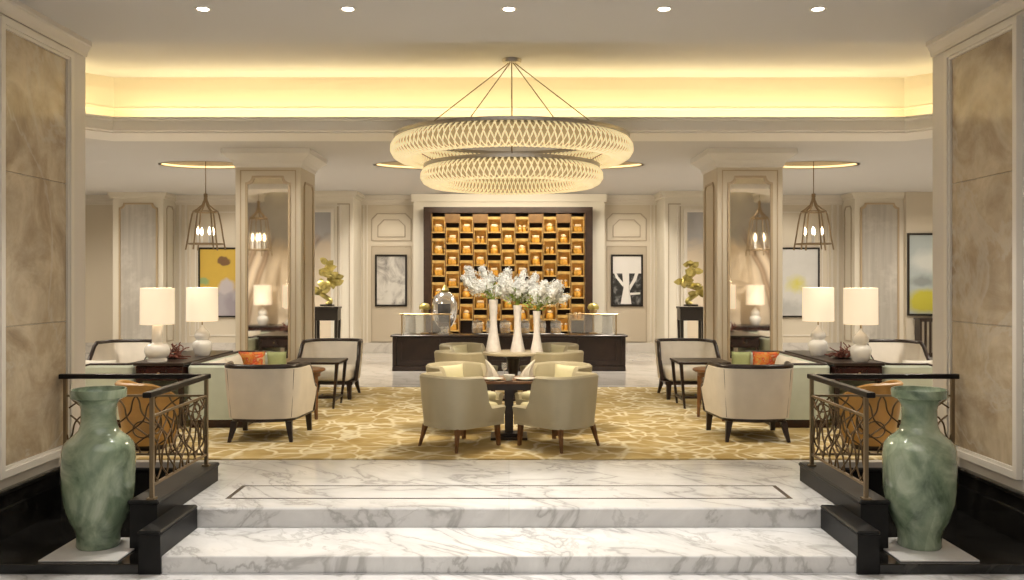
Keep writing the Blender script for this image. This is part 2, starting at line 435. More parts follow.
# downlights of the front ceiling
first = None
for i, px in enumerate((203, 348, 509, 664, 818)):
    x = (px-509)*7.17/900
    lab = ['round recessed downlight nearest the left onyx wall', 'round recessed downlight second from the left onyx wall', 'middle round recessed downlight of the front ceiling', 'round recessed downlight second from the right onyx wall', 'round recessed downlight nearest the right onyx wall'][i]
    if first is None:
        first = thing('ceiling_downlight', lab, 'downlight', (x, 7.17, ZC), 0, 'downlights in the front ceiling')
        mb = MB(); mb.lathe([(.04, -.001), (.066, -.006), (.066, .0), (.04, .001)], seg=24); mb.build('trim_ring', M['mouldw'], first, 40)
        mb = MB(); mb.lathe([(0, -.004), (.045, -.004), (.045, 0), (0, 0)], seg=20); mb.build('lens', M['lens'], first)
    else: dup(first, (x, 7.17, ZC), 0, lab)

def muralmat(name, warm, grey):
    m, t, b = nt(name)
    v = coords(t, False, (1, 1, 1))
    sep = node(t, 'ShaderNodeSeparateXYZ'); t.links.new(v, sep.inputs[0])
    n = noise(t, v, 1.4, 5, .6, .7)
    w = node(t, 'ShaderNodeTexWave', wave_type='RINGS', rings_direction='SPHERICAL'); w.inputs['Scale'].default_value = .42; w.inputs['Distortion'].default_value = 1.2; w.inputs['Detail Scale'].default_value = 1.3
    t.links.new(v, w.inputs['Vector'])
    c = ramp(t, w.outputs[1], [(.3, warm), (.72, [x*.8 for x in warm]), (.8, (.27, .19, .13)), (.86, (.5, .38, .27)), (.93, (.27, .19, .13)), (1, warm)])
    hz = node(t, 'ShaderNodeMath', operation='MULTIPLY_ADD'); t.links.new(n.outputs[0], hz.inputs[0]); hz.inputs[1].default_value = .9; 
    t.links.new(sep.outputs[2], hz.inputs[2])
    mr = node(t, 'ShaderNodeMapRange'); mr.inputs[1].default_value = 2.9; mr.inputs[2].default_value = 3.25; t.links.new(hz.outputs[0], mr.inputs[0])
    c = mix(t, mr.outputs[0], c, mix(t, n.outputs[0], [x*.75 for x in grey], grey))
    t.links.new(c, b.inputs['Base Color']); setin(b, Roughness=.3); return m
# ------------------------------------------------------------------ rear wall, bays, pilasters
mb = MB(); mb.box(-XS-.1, XS+.1, YB, YB+.2, 0, ZB+.1); wb = struct(mb, 'wall_back', M['wall'])
mb = MB()
for (z0, z1, d) in ((ZB-.10, ZB, .18), (ZB-.17, ZB-.10, .10), (ZB-.22, ZB-.17, .04)): mb.box(-XS, XS, YB-d, YB, z0, z1)
mb.build('cornice', M['mouldw'], wb)
mb = MB(); mb.box(-XS, XS, YB-.02, YB, 0, .24); mb.build('marble_skirting', M['marble_back'], wb)
for s in (-1, 1):   # picture bays
    a, b = sorted((s*3.32, s*2.35))
    mb = MB(); P = chamf(a, b, 2.69, 3.36, .14); Q = chamf(a+.022, b-.022, 2.712, 3.338, .131); mb.ringprism(P, Q, YB-.03, YB)
    P = chamf(a+.15, b-.15, 2.78, 3.21, .15); Q = chamf(a+.17, b-.17, 2.80, 3.19, .141); mb.ringprism(P, Q, YB-.03, YB)
    mb.ringprism(rectp(a, b, .26, 2.57), rectp(a+.025, b-.025, .26, 2.545), YB-.03, YB)
    mb.build('panel_moulding', M['trimline'], wb)
    mb = MB(); mb.box(a+.025, b-.025, YB-.012, YB, .26, 2.545); mb.build('niche_panel', M['niche'], wb)
mb = MB(); mb.box(-2.26, 2.26, 21.3, YB, 0, ZB-.18); mb.box(-2.31, 2.31, 21.25, YB, ZB-.18, ZB)
struct(mb, 'wall_portal', M['wall2'])
M['mural'] = muralmat('abstract_arc_mural', (.76, .65, .51), (.47, .46, .46))
for s, nm in ((-1, 'left'), (1, 'right')):
    a, b = sorted((s*5.57, s*3.56))
    mb = MB(); mb.box(a, b, 20.6, YB, 0, ZB-.14); mb.box(a-.06, b+.06, 20.54, YB, ZB-.14, ZB-.07); mb.box(a-.1, b+.1, 20.48, YB, ZB-.07, ZB)
    w = struct(mb, 'wall_pier_'+nm, M['wall2'])
    a, b = sorted((s*5.34, s*4.0))
    mb = MB(); mb.ringprism(rectp(a, b, .3, zk(3.13)), rectp(a+.07, b-.07, .37, zk(3.07)), 20.54, 20.6); mb.ringprism(rectp(a-.16, b+.16, .3, zk(3.22)), rectp(a-.13, b+.13, .3, zk(3.19)), 20.57, 20.6)
    mb.build('panel_moulding', M['mouldw'], w)
    mb = MB(); mb.box(a+.07, b-.07, 20.585, 20.6, .37, zk(3.07)); mb.build('painted_reflection_panel', M['mural'], w)  # arcs painted on in place of a wall mirror's reflection
    a, b = sorted((s*9.2, s*8.03))
    mb = MB(); mb.box(a, b, 20.9, YB, 0, ZB-.14)
    for d, z0, z1 in ((.05, ZB-.14, ZB-.07), (.09, ZB-.07, ZB)): mb.box(a-d, b+d, 20.9-d, YB, z0, z1)
    w = struct(mb, 'wall_outer_pier_'+nm, M['wall2'])
    cx = s*8.6
    mb = MB(); mb.ringprism(notch(cx-.45, cx+.45, .25, 3.54, .11), notch(cx-.41, cx+.41, .29, 3.50, .105), 20.86, 20.9)
    mb.build('panel_moulding', M['mould'], w)
    mb = MB(); mb.prism(notch(cx-.41, cx+.41, .29, 3.50, .105), 20.885, 20.9); mb.build('silk_panel', M['silk'], w)
    x0, x1 = sorted((s*8.03, s*8.01))
    mb = MB(); mb.ringprism(chamf(21.08, 21.52, .3, 3.5, .08), chamf(21.11, 21.49, .33, 3.47, .07), x0, x1, 'x'); mb.build('side_moulding', M['trimline'], w)
    mb = MB(); q0, q1 = sorted((s*3.93, s*3.64)); mb.ringprism(rectp(q0, q1, .3, 3.5), rectp(q0+.022, q1-.022, .322, 3.478), 20.585, 20.6); mb.build('panel_outline', M['trimline'], bpy.data.objects['wall_pier_'+nm])
    mb = MB()
    for c in (7.92, 7.78): mb.box(s*c-.02, s*c+.02, YB-.05, YB, .24, ZB-.22)
    q0, q1 = sorted((s*7.54, s*7.70)); mb.ringprism(rectp(q0, q1, .4, 3.4), rectp(q0+.022, q1-.022, .422, 3.378), YB-.025, YB)
    for c in (2.20, 3.42, 3.50): mb.box(s*c-.012, s*c+.012, YB-.022, YB, .24, ZB-.22)
    a, b = sorted((s*5.85, s*7.50)); mb.ringprism(rectp(a, b, .4, 3.4), rectp(a+.03, b-.03, .43, 3.37), YB-.025, YB)
    mb.build('panel_moulding', M['mouldw'], wb)

# ------------------------------------------------------------------ columns with mirrors
for s, nm in ((-1, 'left'), (1, 'right')):
    cx = s*3.747; h = .512; y0 = 14.0; y1 = 15.0; yc = (y0+y1)/2
    mb = MB(); mb.box(cx-h, cx+h, y0, y1, 0, ZB-.2, .01)
    w = struct(mb, 'column_'+nm, M['wall'])
    mb = MB()
    secs = []
    for d, z in ((.0, 3.50), (.018, 3.52), (.024, 3.56), (.06, 3.61), (.12, 3.66), (.17, 3.70), (.17, 3.78)):
        secs.append([(cx-h-d, y0-d, z), (cx+h+d, y0-d, z), (cx+h+d, y1+d, z), (cx-h-d, y1+d, z)])
    mb.loft(secs); mb.build('capital', M['ledge'], w)
    mb = MB(); mb.box(cx-h-.03, cx+h+.03, y0-.03, y1+.03, 0, .2, .01); mb.build('base', M['wall2'], w)
    a, b = cx-.315, cx+.315
    mb = MB(); mb.ringprism(notch(a-.035, b+.035, .40, 3.37, .105), notch(a, b, .435, 3.335, .10), y0-.03, y0)
    mb.ringprism(rectp(a-.12, b+.12, .34, 3.46), rectp(a-.105, b+.105, .355, 3.445), y0-.012, y0)
    mb.build('mirror_frame', M['mould'], w)
    mb = MB(); mb.prism(notch(a, b, .435, 3.335, .10), y0-.008, y0+.001); mb.build('mirror', M['mirror'], w)
    xs = cx-s*h
    mb = MB()
    x0, x1 = sorted((xs, xs-s*.02))
    mb.ringprism(chamf(y0+.17, y1-.17, .4, 3.3, .08), chamf(y0+.2, y1-.2, .43, 3.27, .07), x0, x1, 'x')
    mb.build('panel_moulding', M['mould'], w)

# ------------------------------------------------------------------ celadon vases
prof = [(0, 0), (.15, 0), (.158, .012), (.154, .06), (.158, .10), (.176, .15), (.205, .20), (.235, .26), (.256, .33), (.268, .42), (.272, .54), (.272, .66), (.268, .72), (.255, .762), (.225, .80), (.18, .832), (.15, .862), (.136, .90), (.13, .95), (.13, 1.02), (.138, 1.055), (.16, 1.085), (.192, 1.10), (.206, 1.108), (.208, 1.16), (.204, 1.17), (.192, 1.168), (.19, 1.13), (.15, 1.09), (.11, 1.04), (.10, .95), (0, .9)]
for s, nm in ((-1, 'left'), (1, 'right')):
    mb = MB(); mb.box(-.275, .275, -.28, .28, 0, .012, .003)
    o = mb.build('marble_tile', plain('white_marble_tile', (.72, .70, .67), .2, var=.05) if s < 0 else bpy.data.materials['white_marble_tile'], None, None, (s*2.98, 6.5, ZP))
    tag(o, 'square white marble tile under the %s celadon vase' % nm, 'tile', 'white tiles under the vases')
    mb = MB(); mb.lathe([(r*(.925 if z > .2 else .97), z*.978) for r, z in prof], seg=48)
    o = mb.build('floor_vase', M['celadon'], None, 50, (s*2.995, 6.57, ZP+.013), (0, 0, s*.6))
    tag(o, 'tall celadon green glazed floor vase with flared mouth, by the %s railing' % nm, 'vase', 'celadon floor vases')

# ------------------------------------------------------------------ railings
def lattice(mb, to3, L, z0, z1, r=.0075):
    n = max(4, round(L/.16)); H = z1-z0; w = L/n; m = 2.4     # cells along, run of one bar in cells
    for i in range(-3, n+1):
        for sg in (1, -1):
            pts = []
            for k in range(25):
                u = k/24; q = i+.3+m*u+.20*math.sin(u*2*PI*1.6+i*1.1)
                if sg < 0: q = n-q
                if -.001 <= q <= n+.001: pts.append(to3(q*w, z0+H*u))
                elif len(pts) > 1: break
            if len(pts) > 1: mb.tube(pts, r, 6)
    for i, (cq, cz) in enumerate(((.5, .86), (n-1.4, .8), (n*.45, .42))):
        mb.tube([to3(min(L, max(0, (cq+.5*math.cos(a))*w)), z0+H*cz+.07*math.sin(a)) for a in [2*PI*k/18 for k in range(18)]], r*.9, 6, True)
for s, nm in ((-1, 'left'), (1, 'right')):
    X = 2.59; t = thing('railing', 'bronze lattice railing with black handrail on the %s stair cheek' % nm, 'railing', (s*X, 7.7, .16), 0, 'lattice railings beside the steps')
    def ob(): return MB()
    zt = .745
    for (x, y) in ((0, -1.17), (0, 0), (-1, 0)):
        xx = 0 if x == 0 else s*(XW-X-.055)
        mb = MB(); mb.box(xx-.015, xx+.015, y-.015, y+.015, 0, zt, .003); mb.box(xx-.03, xx+.03, y-.03, y+.03, 0, .012); mb.build('post', M['bronze'], t)
    mb = MB(); mb.box(-.032, .032, -1.27, .032, zt, zt+.04, .008, 2); a, b = sorted((-s*.032, s*(XW-X-.003))); mb.box(a, b, -.032, .032, zt+.001, zt+.041, .008, 2)
    mb.build('handrail', M['rail'], t)
    L1 = 1.14; L2 = XW-X-.085
    for zz in (.10, .60):
        mb = MB(); mb.box(-.009, .009, -1.155, -.015, zz-.009, zz+.009); a, b = sorted((s*.015, s*(XW-X-.07))); mb.box(a, b, -.009, .009, zz-.009, zz+.009)
        mb.build('cross_rail', M['bronze'], t)
    mb = MB(); lattice(mb, lambda q, z: (0, -1.155+q, z), L1, .10, .60); mb.build('lattice', M['lattice'], t, 60)
    mb = MB(); lattice(mb, lambda q, z: (s*(.015+q), 0, z), L2, .10, .60); mb.build('lattice', M['lattice'], t, 60)

# ------------------------------------------------------------------ upholstered shells
def upath(wf, wb, yf, yb, r, bow=0.0, ns=8, na=8, nb=8):
    P = []
    for k in range(ns): u = k/ns; P.append((wf+(wb-wf)*u, yf+(yb-r-yf)*u))
    for k in range(na+1): a = PI/2*k/na; P.append((wb-r+r*math.cos(a), yb-r+r*math.sin(a)))
    for k in range(1, nb): u = k/nb; x = (wb-r)*(1-2*u); P.append((x, yb+bow*(1-(2*u-1)**2)))
    L = [(-x, y) for x, y in P]
    half = P[:ns+na+1]
    return half + P[ns+na+1:] + [(-x, y) for x, y in half[::-1]]
def normals(P):
    N = []
    for i in range(len(P)):
        a = Vector(P[max(0, i-1)]); b = Vector(P[min(len(P)-1, i+1)]); d = (b-a).normalized(); N.append((d.y, -d.x))
    return N
def shell(mb, P, t, z0, hf, flare=0.0, tuck=.0):
    N = normals(P); n = len(P); secs = []; top = []
    for i, (p, nn) in enumerate(zip(P, N)):
        u = abs(2*i/(n-1)-1); h = hf(u); e = t*.28
        def q(o, z): return (p[0]+nn[0]*o, p[1]+nn[1]*o, z)
        hh = max(.02, h-z0)
        secs.append([q(t/2-tuck, z0), q(t/2-tuck*.3+flare*.5, z0+hh*.5), q(t/2+flare, h-e), q(t/2-e+flare, h), q(-t/2+e+flare, h), q(-t/2+flare, h-e), q(-t/2, z0)])
        top.append(q(flare, h))
    mb.loft(secs); return top, N
def pillow(name, mat, w, h, d, parent=None, loc=None, rot=None, n=12):
    mb = MB(); bm = mb.bm
    def g(sg):
        R = []
        for i in range(n+1):
            row = []
            for j in range(n+1):
                u, v = 2*i/n-1, 2*j/n-1
                th = d*((1-abs(u)**2.6)*(1-abs(v)**2.6))**.5
                k = 1-.06*(1-u*u)*(abs(v)) ; k2 = 1-.06*(1-v*v)*abs(u)
                row.append(bm.verts.new((u*w/2*k2, sg*th/2, v*h/2*k)))
            R.append(row)
        for i in range(n):
            for j in range(n): bm.faces.new((R[i][j], R[i+1][j], R[i+1][j+1], R[i][j+1]))
    g(1); g(-1); bmesh.ops.remove_doubles(bm, verts=bm.verts, dist=1e-5)
    return mb.build(name, mat, parent, 80, loc, rot)
def leg(parent, x, y, x2, y2, z1, r1, r2, mat, nm='leg'):
    mb = MB(); mb.loft([[(x+a*r1, y+b*r1, z1) for a, b in ((-1, -1), (1, -1), (1, 1), (-1, 1))], [(x+(x2-x)*.45+a*(r1+r2)/2, y+(y2-y)*.45+b*(r1+r2)/2, z1*.5) for a, b in ((-1, -1), (1, -1), (1, 1), (-1, 1))], [(x2+a*r2, y2+b*r2, 0) for a, b in ((-1, -1), (1, -1), (1, 1), (-1, 1))]])
    return mb.build(nm, mat, parent)
def softbox(mb, x0, x1, y0, y1, z0, z1, b=.04): mb.box(x0, x1, y0, y1, z0, z1, b, 4)

# oatmeal armchair with dark trim (faces -y)
def make_armchair():
    t = thing('trimmed_armchair', '', 'armchair')
    P = upath(.425, .365, -.20, .43, .17, .03)
    H = .80
    mb = MB(); top, N = shell(mb, P, .058, .25, lambda u: H-.27*(lambda k: k*k*(3-2*k))(min(1, max(0, (u-.80)/.18))), .03, .02); mb.build('back_shell', M['shellw'], t, 45)
    rim = [(x, y, z+.008) for x, y, z in top]
    e0 = rim[0]; e1 = rim[-1]
    def down(e, sgn): return [(e[0]-sgn*.005*k, e[1]-.012-.004*k, e[2]-.02-(H-.27-.27)*k/5) for k in range(6)]
    pts = down(e0, 1)[::-1]+rim+down(e1, -1)
    mb = MB(); mb.tube(pts, .030, 8); mb.build('wood_trim', M['wood'], t, 50)
    pl = upath(.42, .345, -.38, .435, .2, .03)
    mb = MB(); mb.prism([(x, y) for x, y in pl], .215, .262, 'z'); mb.build('base_frame', M['wood'], t)
    mb = MB(); softbox(mb, -.375, .375, -.40, .33, .262, .45, .055); mb.build('seat_cushion', M['cream'], t, 60)
    for sx in (-1, 1):
        # seams at back corners
        mb = MB(); i = 12; q = P[i]; nn = N[i]
        mb.tube([(sx*(q[0]+nn[0]*(.029-.02*(1-k/6)+.03*k/6+.0005)), q[1]+nn[1]*(.029-.02*(1-k/6)+.03*k/6+.0005), .26+(H-.28)*k/6) for k in range(7)], .003, 5); mb.build('seam', M['wood'], t)
        leg(t, sx*.29, .36, sx*.33, .43, .216, .034, .017, M['wood']); leg(t, sx*.36, -.33, sx*.37, -.35, .216, .034, .024, M['wood'])
    return t
arm = make_armchair()
place = [((-2.67, 10.06, .014), PI+.02, 'oatmeal armchair with dark trim seen from behind, in front of the left mirrored column'),
         ((2.67, 10.06, .014), PI-.02, 'oatmeal armchair with dark trim seen from behind, in front of the right mirrored column'),
         ((-2.66, 13.45, .014), -.07, 'cream armchair facing the left square side table, beside the left sculpture stand'),
         ((2.66, 13.45, .014), .07, 'cream armchair facing the right square side table, beside the right sculpture stand'),
         ((-5.66, 13.2, .014), -.1, 'cream armchair outside the left lamp console, by the left silk wall panel'),
         ((5.66, 13.2, .014), .1, 'cream armchair outside the right lamp console, by the right silk wall panel')]
for i, (l, r, lab) in enumerate(place):
    if i == 0: arm.location = l; arm.rotation_euler = (0, 0, r); arm['label'] = lab; arm['group'] = 'dark-trimmed armchairs'
    else: dup(arm, l, r, lab)

# mint sofas: local faces -y, length along x
def make_sofa():
    t = thing('mint_sofa', '', 'sofa')
    P = upath(.94, .94, -.33, .30, .05, 0, 10, 4, 10)
    H = .735
    hf = lambda u: H if u < .86 else H-.30*((u-.86)/.14)**2.2
    mb = MB(); top, N = shell(mb, P, .09, .10, hf, .0); mb.build('back_shell', M['mint'], t, 40)
    mb = MB(); mb.tube([(x, y, z+.004) for x, y, z in top], .022, 8); mb.build('wood_trim', M['wood'], t, 50)
    mb = MB(); mb.box(-.95, .95, -.33, .31, 0, .10); mb.build('plinth', M['burg'], t)
    for sx in (-1, 1):
        mb = MB(); a, b = sorted((sx*.003, sx*.89)); softbox(mb, a, b, -.38, .25, .10, .43, .05); mb.build('seat_cushion', M['cream'], t, 60)
        pillow('back_cushion', M['cream'], .60, .32, .15, t, (sx*.31, .165, .585), (-.2, 0, 0))
    return t
sofa = make_sofa()
for i, (l, r, lab) in enumerate([((-3.44, 11.52, .014), PI/2, 'mint sofa with dark rim backing onto the left lamp console, facing the central tables'), ((3.44, 11.52, .014), -PI/2, 'mint sofa with dark rim backing onto the right lamp console, facing the central tables'),
        ((-4.76, 11.52, .014), -PI/2, 'mint sofa behind the left lamp console, facing the outer left wall'), ((4.76, 11.52, .014), PI/2, 'mint sofa behind the right lamp console, facing the outer right wall')]):
    if i == 0: sofa.location = l; sofa.rotation_euler = (0, 0, r); sofa['label'] = lab; sofa['group'] = 'mint sofas beside the consoles'
    else: dup(sofa, l, r, lab)
for s, nm in ((-1, 'left'), (1, 'right')):
    o = pillow('throw_pillow', M['floral'], .37, .31, .13, None, (s*3.50, 12.275, .625), (.16, 0, 0)); tag(o, 'orange floral throw pillow on the inner %s mint sofa' % nm, 'pillow', 'orange floral pillows')
    o = pillow('throw_pillow', M['green'], .27, .31, .12, None, (s*3.165, 12.28, .625), (.16, 0, 0)); tag(o, 'olive green throw pillow beside the floral one, %s mint sofa' % nm, 'pillow', 'olive green pillows')
    o = pillow('throw_pillow', M['linen'], .40, .32, .13, None, (s*4.93, 10.81, .63), (-.16, 0, 0)); tag(o, 'cream throw pillow on the outer sofa by the %s table lamps' % nm, 'pillow', 'cream pillows')

# consoles with lamps
def make_console():
    t = thing('lamp_console', '', 'console table')
    mb = MB(); mb.box(-.295, .295, -.95, .95, .735, .77, .008, 2); mb.build('top', M['wood'], t)
    mb = MB(); mb.box(-.275, .275, -.93, .93, .56, .735, .01); mb.build('apron', M['burg'], t)
    for sy in (-1, 1):
        mb = MB(); mb.box(-.24, .24, sy*.93-.012, sy*.93+.012, .585, .71, .006); f = mb.build('drawer', M['burg'], t)
        mb = MB(); mb.lathe([(0, 0), (.012, 0), (.012, .02), (0, .024)], seg=12); mb.build('knob', M['brass'], f, 40, (0, sy*.94, .65), (sy*-PI/2, 0, 0))
        for sx in (-1, 1): leg(t, sx*.245, sy*.89, sx*.245, sy*.89, .56, .028, .018, M['wood'])
    return t
con = make_console()
con.location = (-4.08, 11.42, .014); tag(con, 'dark lacquered console between two mint sofas carrying the left pair of lamps', None, 'lamp consoles')
dup(con, (4.08, 11.42, .014), 0, 'dark lacquered console between two mint sofas carrying the right pair of lamps')
ZK = .785
def make_lamp(prof):
    t = thing('table_lamp', '', 'table lamp')
    mb = MB(); mb.lathe(prof, seg=32); mb.build('ceramic_base', M['white'], t, 50)
    zt = prof[-1][1]
    mb = MB(); mb.tube([(0, 0, zt-.01), (0, 0, .62)], .008, 8); mb.build('stem', M['brass'], t, 50)
    mb = MB(); mb.lathe([(.195, .44), (.192, .87), (.187, .87), (.190, .44)], seg=36)
    mb.build('lamp_shade', M['shade'], t, 50)
    mb = MB(); mb.lathe([(0, .56), (.02, .57), (.035, .62), (.025, .66), (0, .67)], seg=14); mb.build('bulb', M['bulb'], t, 60)
    return t
gourd = [(0, 0), (.085, 0), (.095, .015), (.105, .05), (.118, .10), (.122, .14), (.112, .175), (.085, .195), (.072, .205), (.078, .215), (.092, .24), (.095, .265), (.085, .295), (.06, .325), (.035, .345), (.018, .365), (.012, .39), (0, .395)]
neck = [(0, 0), (.11, 0), (.11, .03), (.10, .04), (.13, .07), (.148, .12), (.14, .17), (.11, .205), (.075, .215), (.062, .225), (.06, .42), (.05, .43), (0, .43)]
L1 = make_lamp(neck); L1.location = (-4.165, 10.66, ZK); tag(L1, 'white table lamp with straight neck at the near end of the left console', None, 'white ceramic table lamps')
L2 = make_lamp(gourd); L2.location = (-3.92, 11.5, ZK); tag(L2, 'white gourd-shaped table lamp at the far end of the left console', None, 'white ceramic table lamps')
dup(L2, (4.165, 10.66, ZK), 0, 'white gourd-shaped table lamp at the near end of the right console')
dup(L2, (3.95, 11.5, ZK), 0, 'white gourd-shaped table lamp at the far end of the right console')
for s, nm in ((-1, 'left'), (1, 'right')):
    t = thing('twig_ornament', 'tangle of dry red twigs between the %s lamps on the console' % nm, 'ornament', (s*4.12, 11.12, ZK), 0, 'red twig ornaments')
    mb = MB()
    for k in range(26):
        p = Vector((random.uniform(-.05, .05), random.uniform(-.1, .1), .012)); d = Vector((random.uniform(-1, 1), random.uniform(-1, 1), random.uniform(.2, 1.2))).normalized(); pts = [p.copy()]
        for q in range(5):
            p = p+d*.045; d = (d+Vector((random.uniform(-.8, .8), random.uniform(-.8, .8), random.uniform(-.7, .4)))).normalized(); p.z = max(.012, p.z); pts.append(p.copy())
        mb.tube(pts, .007, 5)
    mb.build('twigs', M['coral'], t); mb = MB(); mb.lathe([(0, 0), (.09, 0), (.12, .012), (0, .01)], seg=24); mb.build('dish', M['wood'], t, 40)

# dark square side tables and round walnut tables
def make_square():
    t = thing('side_table', '', 'side table')
    mb = MB(); mb.box(-.35, .35, -.35, .35, .60, .632, .006); mb.build('top', M['wood'], t)
    for sx in (-1, 1):
        for sy in (-1, 1): leg(t, sx*.315, sy*.315, sx*.26, sy*.28, .60, .022, .014, M['wood'])
    mb = MB(); mb.box(-.27, .27, -.012, .012, .10, .13); mb.box(-.012, .012, -.28, .28, .10, .13); mb.box(-.285, -.26, -.29, .29, .10, .13); mb.box(.26, .285, -.29, .29, .10, .13); mb.build('stretcher', M['wood'], t)
    return t
sq = make_square(); sq.location = (-2.63, 12.42, .014); tag(sq, 'dark square side table before the cream armchair left of the centre', None, 'dark square side tables')
dup(sq, (2.63, 12.42, .014), 0, 'dark square side table before the cream armchair right of the centre')
def make_round():
    t = thing('round_table', '', 'side table')
    mb = MB(); mb.lathe([(0, .585), (.285, .585), (.31, .60), (.31, .615), (.30, .625), (0, .625)], seg=36); mb.build('top', M['walnut'], t, 30)
    mb = MB(); mb.lathe([(.235, .53), (.25, .53), (.25, .585), (.235, .585)], seg=32); mb.build('apron', M['walnut'], t, 30)
    for k in range(3):
        a = PI/2+.1+2*PI*k/3; leg(t, .22*math.cos(a), .22*math.sin(a), .245*math.cos(a), .245*math.sin(a), .56, .03, .014, M['walnut'])
    return t
rt = make_round(); rt.location = (-2.62, 11.3, .014); rt.rotation_euler.z = -2.1; tag(rt, 'small round walnut table just behind the left oatmeal armchair', None, 'round walnut tables')
dup(rt, (2.62, 11.3, .014), 1.0, 'small round walnut table just behind the right oatmeal armchair')

# amber barrel chairs behind the railings
def make_amber():
    t = thing('barrel_chair', '', 'chair')
    P = upath(.25, .255, -.16, .27, .25, .0, 6, 12, 2)
    mb = MB(); shell(mb, P, .06, .06, lambda u: .70-.16*max(0, (u-.45)/.55)**1.6, .035, .06); mb.build('back_shell', M['amber'], t, 50)
    mb = MB(); mb.lathe([(0, .10), (.17, .10), (.22, .2), (.232, .36), (.215, .405), (.12, .42), (0, .42)], seg=28); mb.build('seat', M['amber'], t, 50)
    mb = MB(); mb.lathe([(0, 0), (.16, 0), (.17, .02), (.16, .10), (0, .10)], seg=28); mb.build('base', M['wood'], t, 40)
    return t
am = make_amber(); am.location = (-3.71, 9.3, .014); am.rotation_euler.z = PI-.75; tag(am, 'amber leather barrel chair behind the left lattice railing', None, 'amber barrel chairs')
dup(am, (3.71, 9.3, .014), PI+.75, 'amber leather barrel chair behind the right lattice railing')

# sage tub chairs round the centre tables
def make_tub():
    t = thing('tub_chair', '', 'tub chair')
    P = upath(.295, .29, -.33, .31, .17, .02, 12, 8, 8)
    def hf(u):
        if u < .68: return .765-.02*u
        if u < .78: k = (u-.68)/.10; k = k*k*(3-2*k); return .752-k*(.752-.43)
        return .43
    mb = MB(); shell(mb, P, .07, .235, hf, .028, .02); mb.build('back_shell', M['sage'], t, 45)
    mb = MB(); mb.prism(upath(.318, .312, -.345, .33, .19, .02), .226, .36, 'z'); mb.build('seat_base', M['sage'], t, 40)
    mb = MB(); softbox(mb, -.265, .265, -.335, .255, .34, .45, .045); mb.build('seat_cushion', M['sagein'], t, 60)
    pillow('back_cushion', M['sagein'], .46, .32, .13, t, (0, .205, .58), (-.18, 0, 0))
    for sx in (-1, 1):
        leg(t, sx*.25, .25, sx*.29, .30, .232, .022, .011, M['walnut']); leg(t, sx*.265, -.295, sx*.27, -.31, .232, .024, .016, M['walnut'])
    return t
tub = make_tub()
tub['group'] = 'sage tub chairs'
cen = [('front centre table', 9.93, .52, .50), ('vase table', 13.1, .62, .62)]
lab = {(0, -1, -1): 'sage tub chair seen from behind, left of the front pedestal table', (0, 1, -1): 'sage tub chair seen from behind, right of the front pedestal table',
       (0, -1, 1): 'sage tub chair facing forward, far left corner of the front pedestal table', (0, 1, 1): 'sage tub chair facing forward, far right corner of the front pedestal table',
       (1, -1, -1): 'sage tub chair seen from behind, at the near left of the vase table', (1, 1, -1): 'sage tub chair seen from behind, at the near right of the vase table',
       (1, -1, 1): 'sage tub chair facing forward at the far left of the vase table', (1, 1, 1): 'sage tub chair facing forward at the far right of the vase table'}
k0 = True
for gi, (nm, yc, dx, dy) in enumerate(cen):
    for sx in (-1, 1):
        for sy in (-1, 1):
            # facing the table centre: local -y -> direction (-sx,-sy)
            r = math.atan2(-sx, sy)   # rotation of (0,-1): (sin r, -cos r)
            l = (sx*(dx+(.03 if sy > 0 else 0)), yc+sy*dy, .014)
            if k0: tub.location = l; tub.rotation_euler.z = r; tub['label'] = lab[(gi, sx, sy)]; k0 = False
            else: dup(tub, l, r, lab[(gi, sx, sy)])
# centre pedestal table
t = thing('pedestal_table', 'square dark wood pedestal table among the four front tub chairs', 'table', (0, 9.93, .014))
mb = MB(); mb.box(-.29, .29, -.29, .29, .62, .65, .005); mb.build('top', M['walnut'], t)
mb = MB(); mb.box(-.26, .26, -.26, .26, .55, .62); mb.build('apron', M['wood'], t)
mb = MB(); mb.loft([[(a*.045, b*.045, .06) for a, b in ((-1, -1), (1, -1), (1, 1), (-1, 1))], [(a*.05, b*.05, .55) for a, b in ((-1, -1), (1, -1), (1, 1), (-1, 1))]]); mb.build('pedestal', M['wood'], t)
mb = MB(); mb.box(-.20, .20, -.20, .20, 0, .03, .006); mb.box(-.12, .12, -.12, .12, .03, .06, .006); mb.build('base', M['wood'], t)
ZTB = .014+.65
def plate(x, y, z, r, label, grp, name='plate'):
    mb = MB(); mb.lathe([(0, 0), (r*.6, 0), (r*.98, .018), (r, .022), (r*.95, .022), (r*.6, .008), (0, .008)], seg=28)
    return tag(mb.build(name, M['white'], None, 40, (x, y, z)), label, 'plate' if name == 'plate' else 'bowl', grp)
plate(-.175, 9.76, ZTB, .12, 'white plate at the left side of the front pedestal table', 'plates on the front table')
plate(.175, 9.77, ZTB, .12, 'white plate at the right side of the front pedestal table', 'plates on the front table')
def napkin(x, y, label, lean):
    mb = MB(); n = 7; secs = []
    for k in range(9):
        u = k/8; w = .065*(1-u)**.8+.003; secs.append([(lean*.09*u*u+w*math.cos(2*PI*j/14)*(1+.22*(j % 2)), w*.7*math.sin(2*PI*j/14)*(1+.22*(j % 2)), .20*u) for j in range(14)])
    mb.loft(secs); return tag(mb.build('napkin', M['linen'], None, 40, (x, y, ZTB)), label, 'napkin', 'folded napkins')
napkin(-.19, 10.04, 'folded white napkin standing at the far left of the front table', -.8); napkin(.20, 10.02, 'folded white napkin standing at the far right of the front table', 1)
mb = MB(); mb.lathe([(0, 0), (.03, 0), (.035, .01), (.06, .05), (.064, .065), (.058, .065), (.03, .015), (0, .012)], seg=20)
tag(mb.build('bowl', M['white'], None, 40, (0, 9.70, ZTB)), 'small white bowl at the near edge of the front pedestal table', 'bowl')
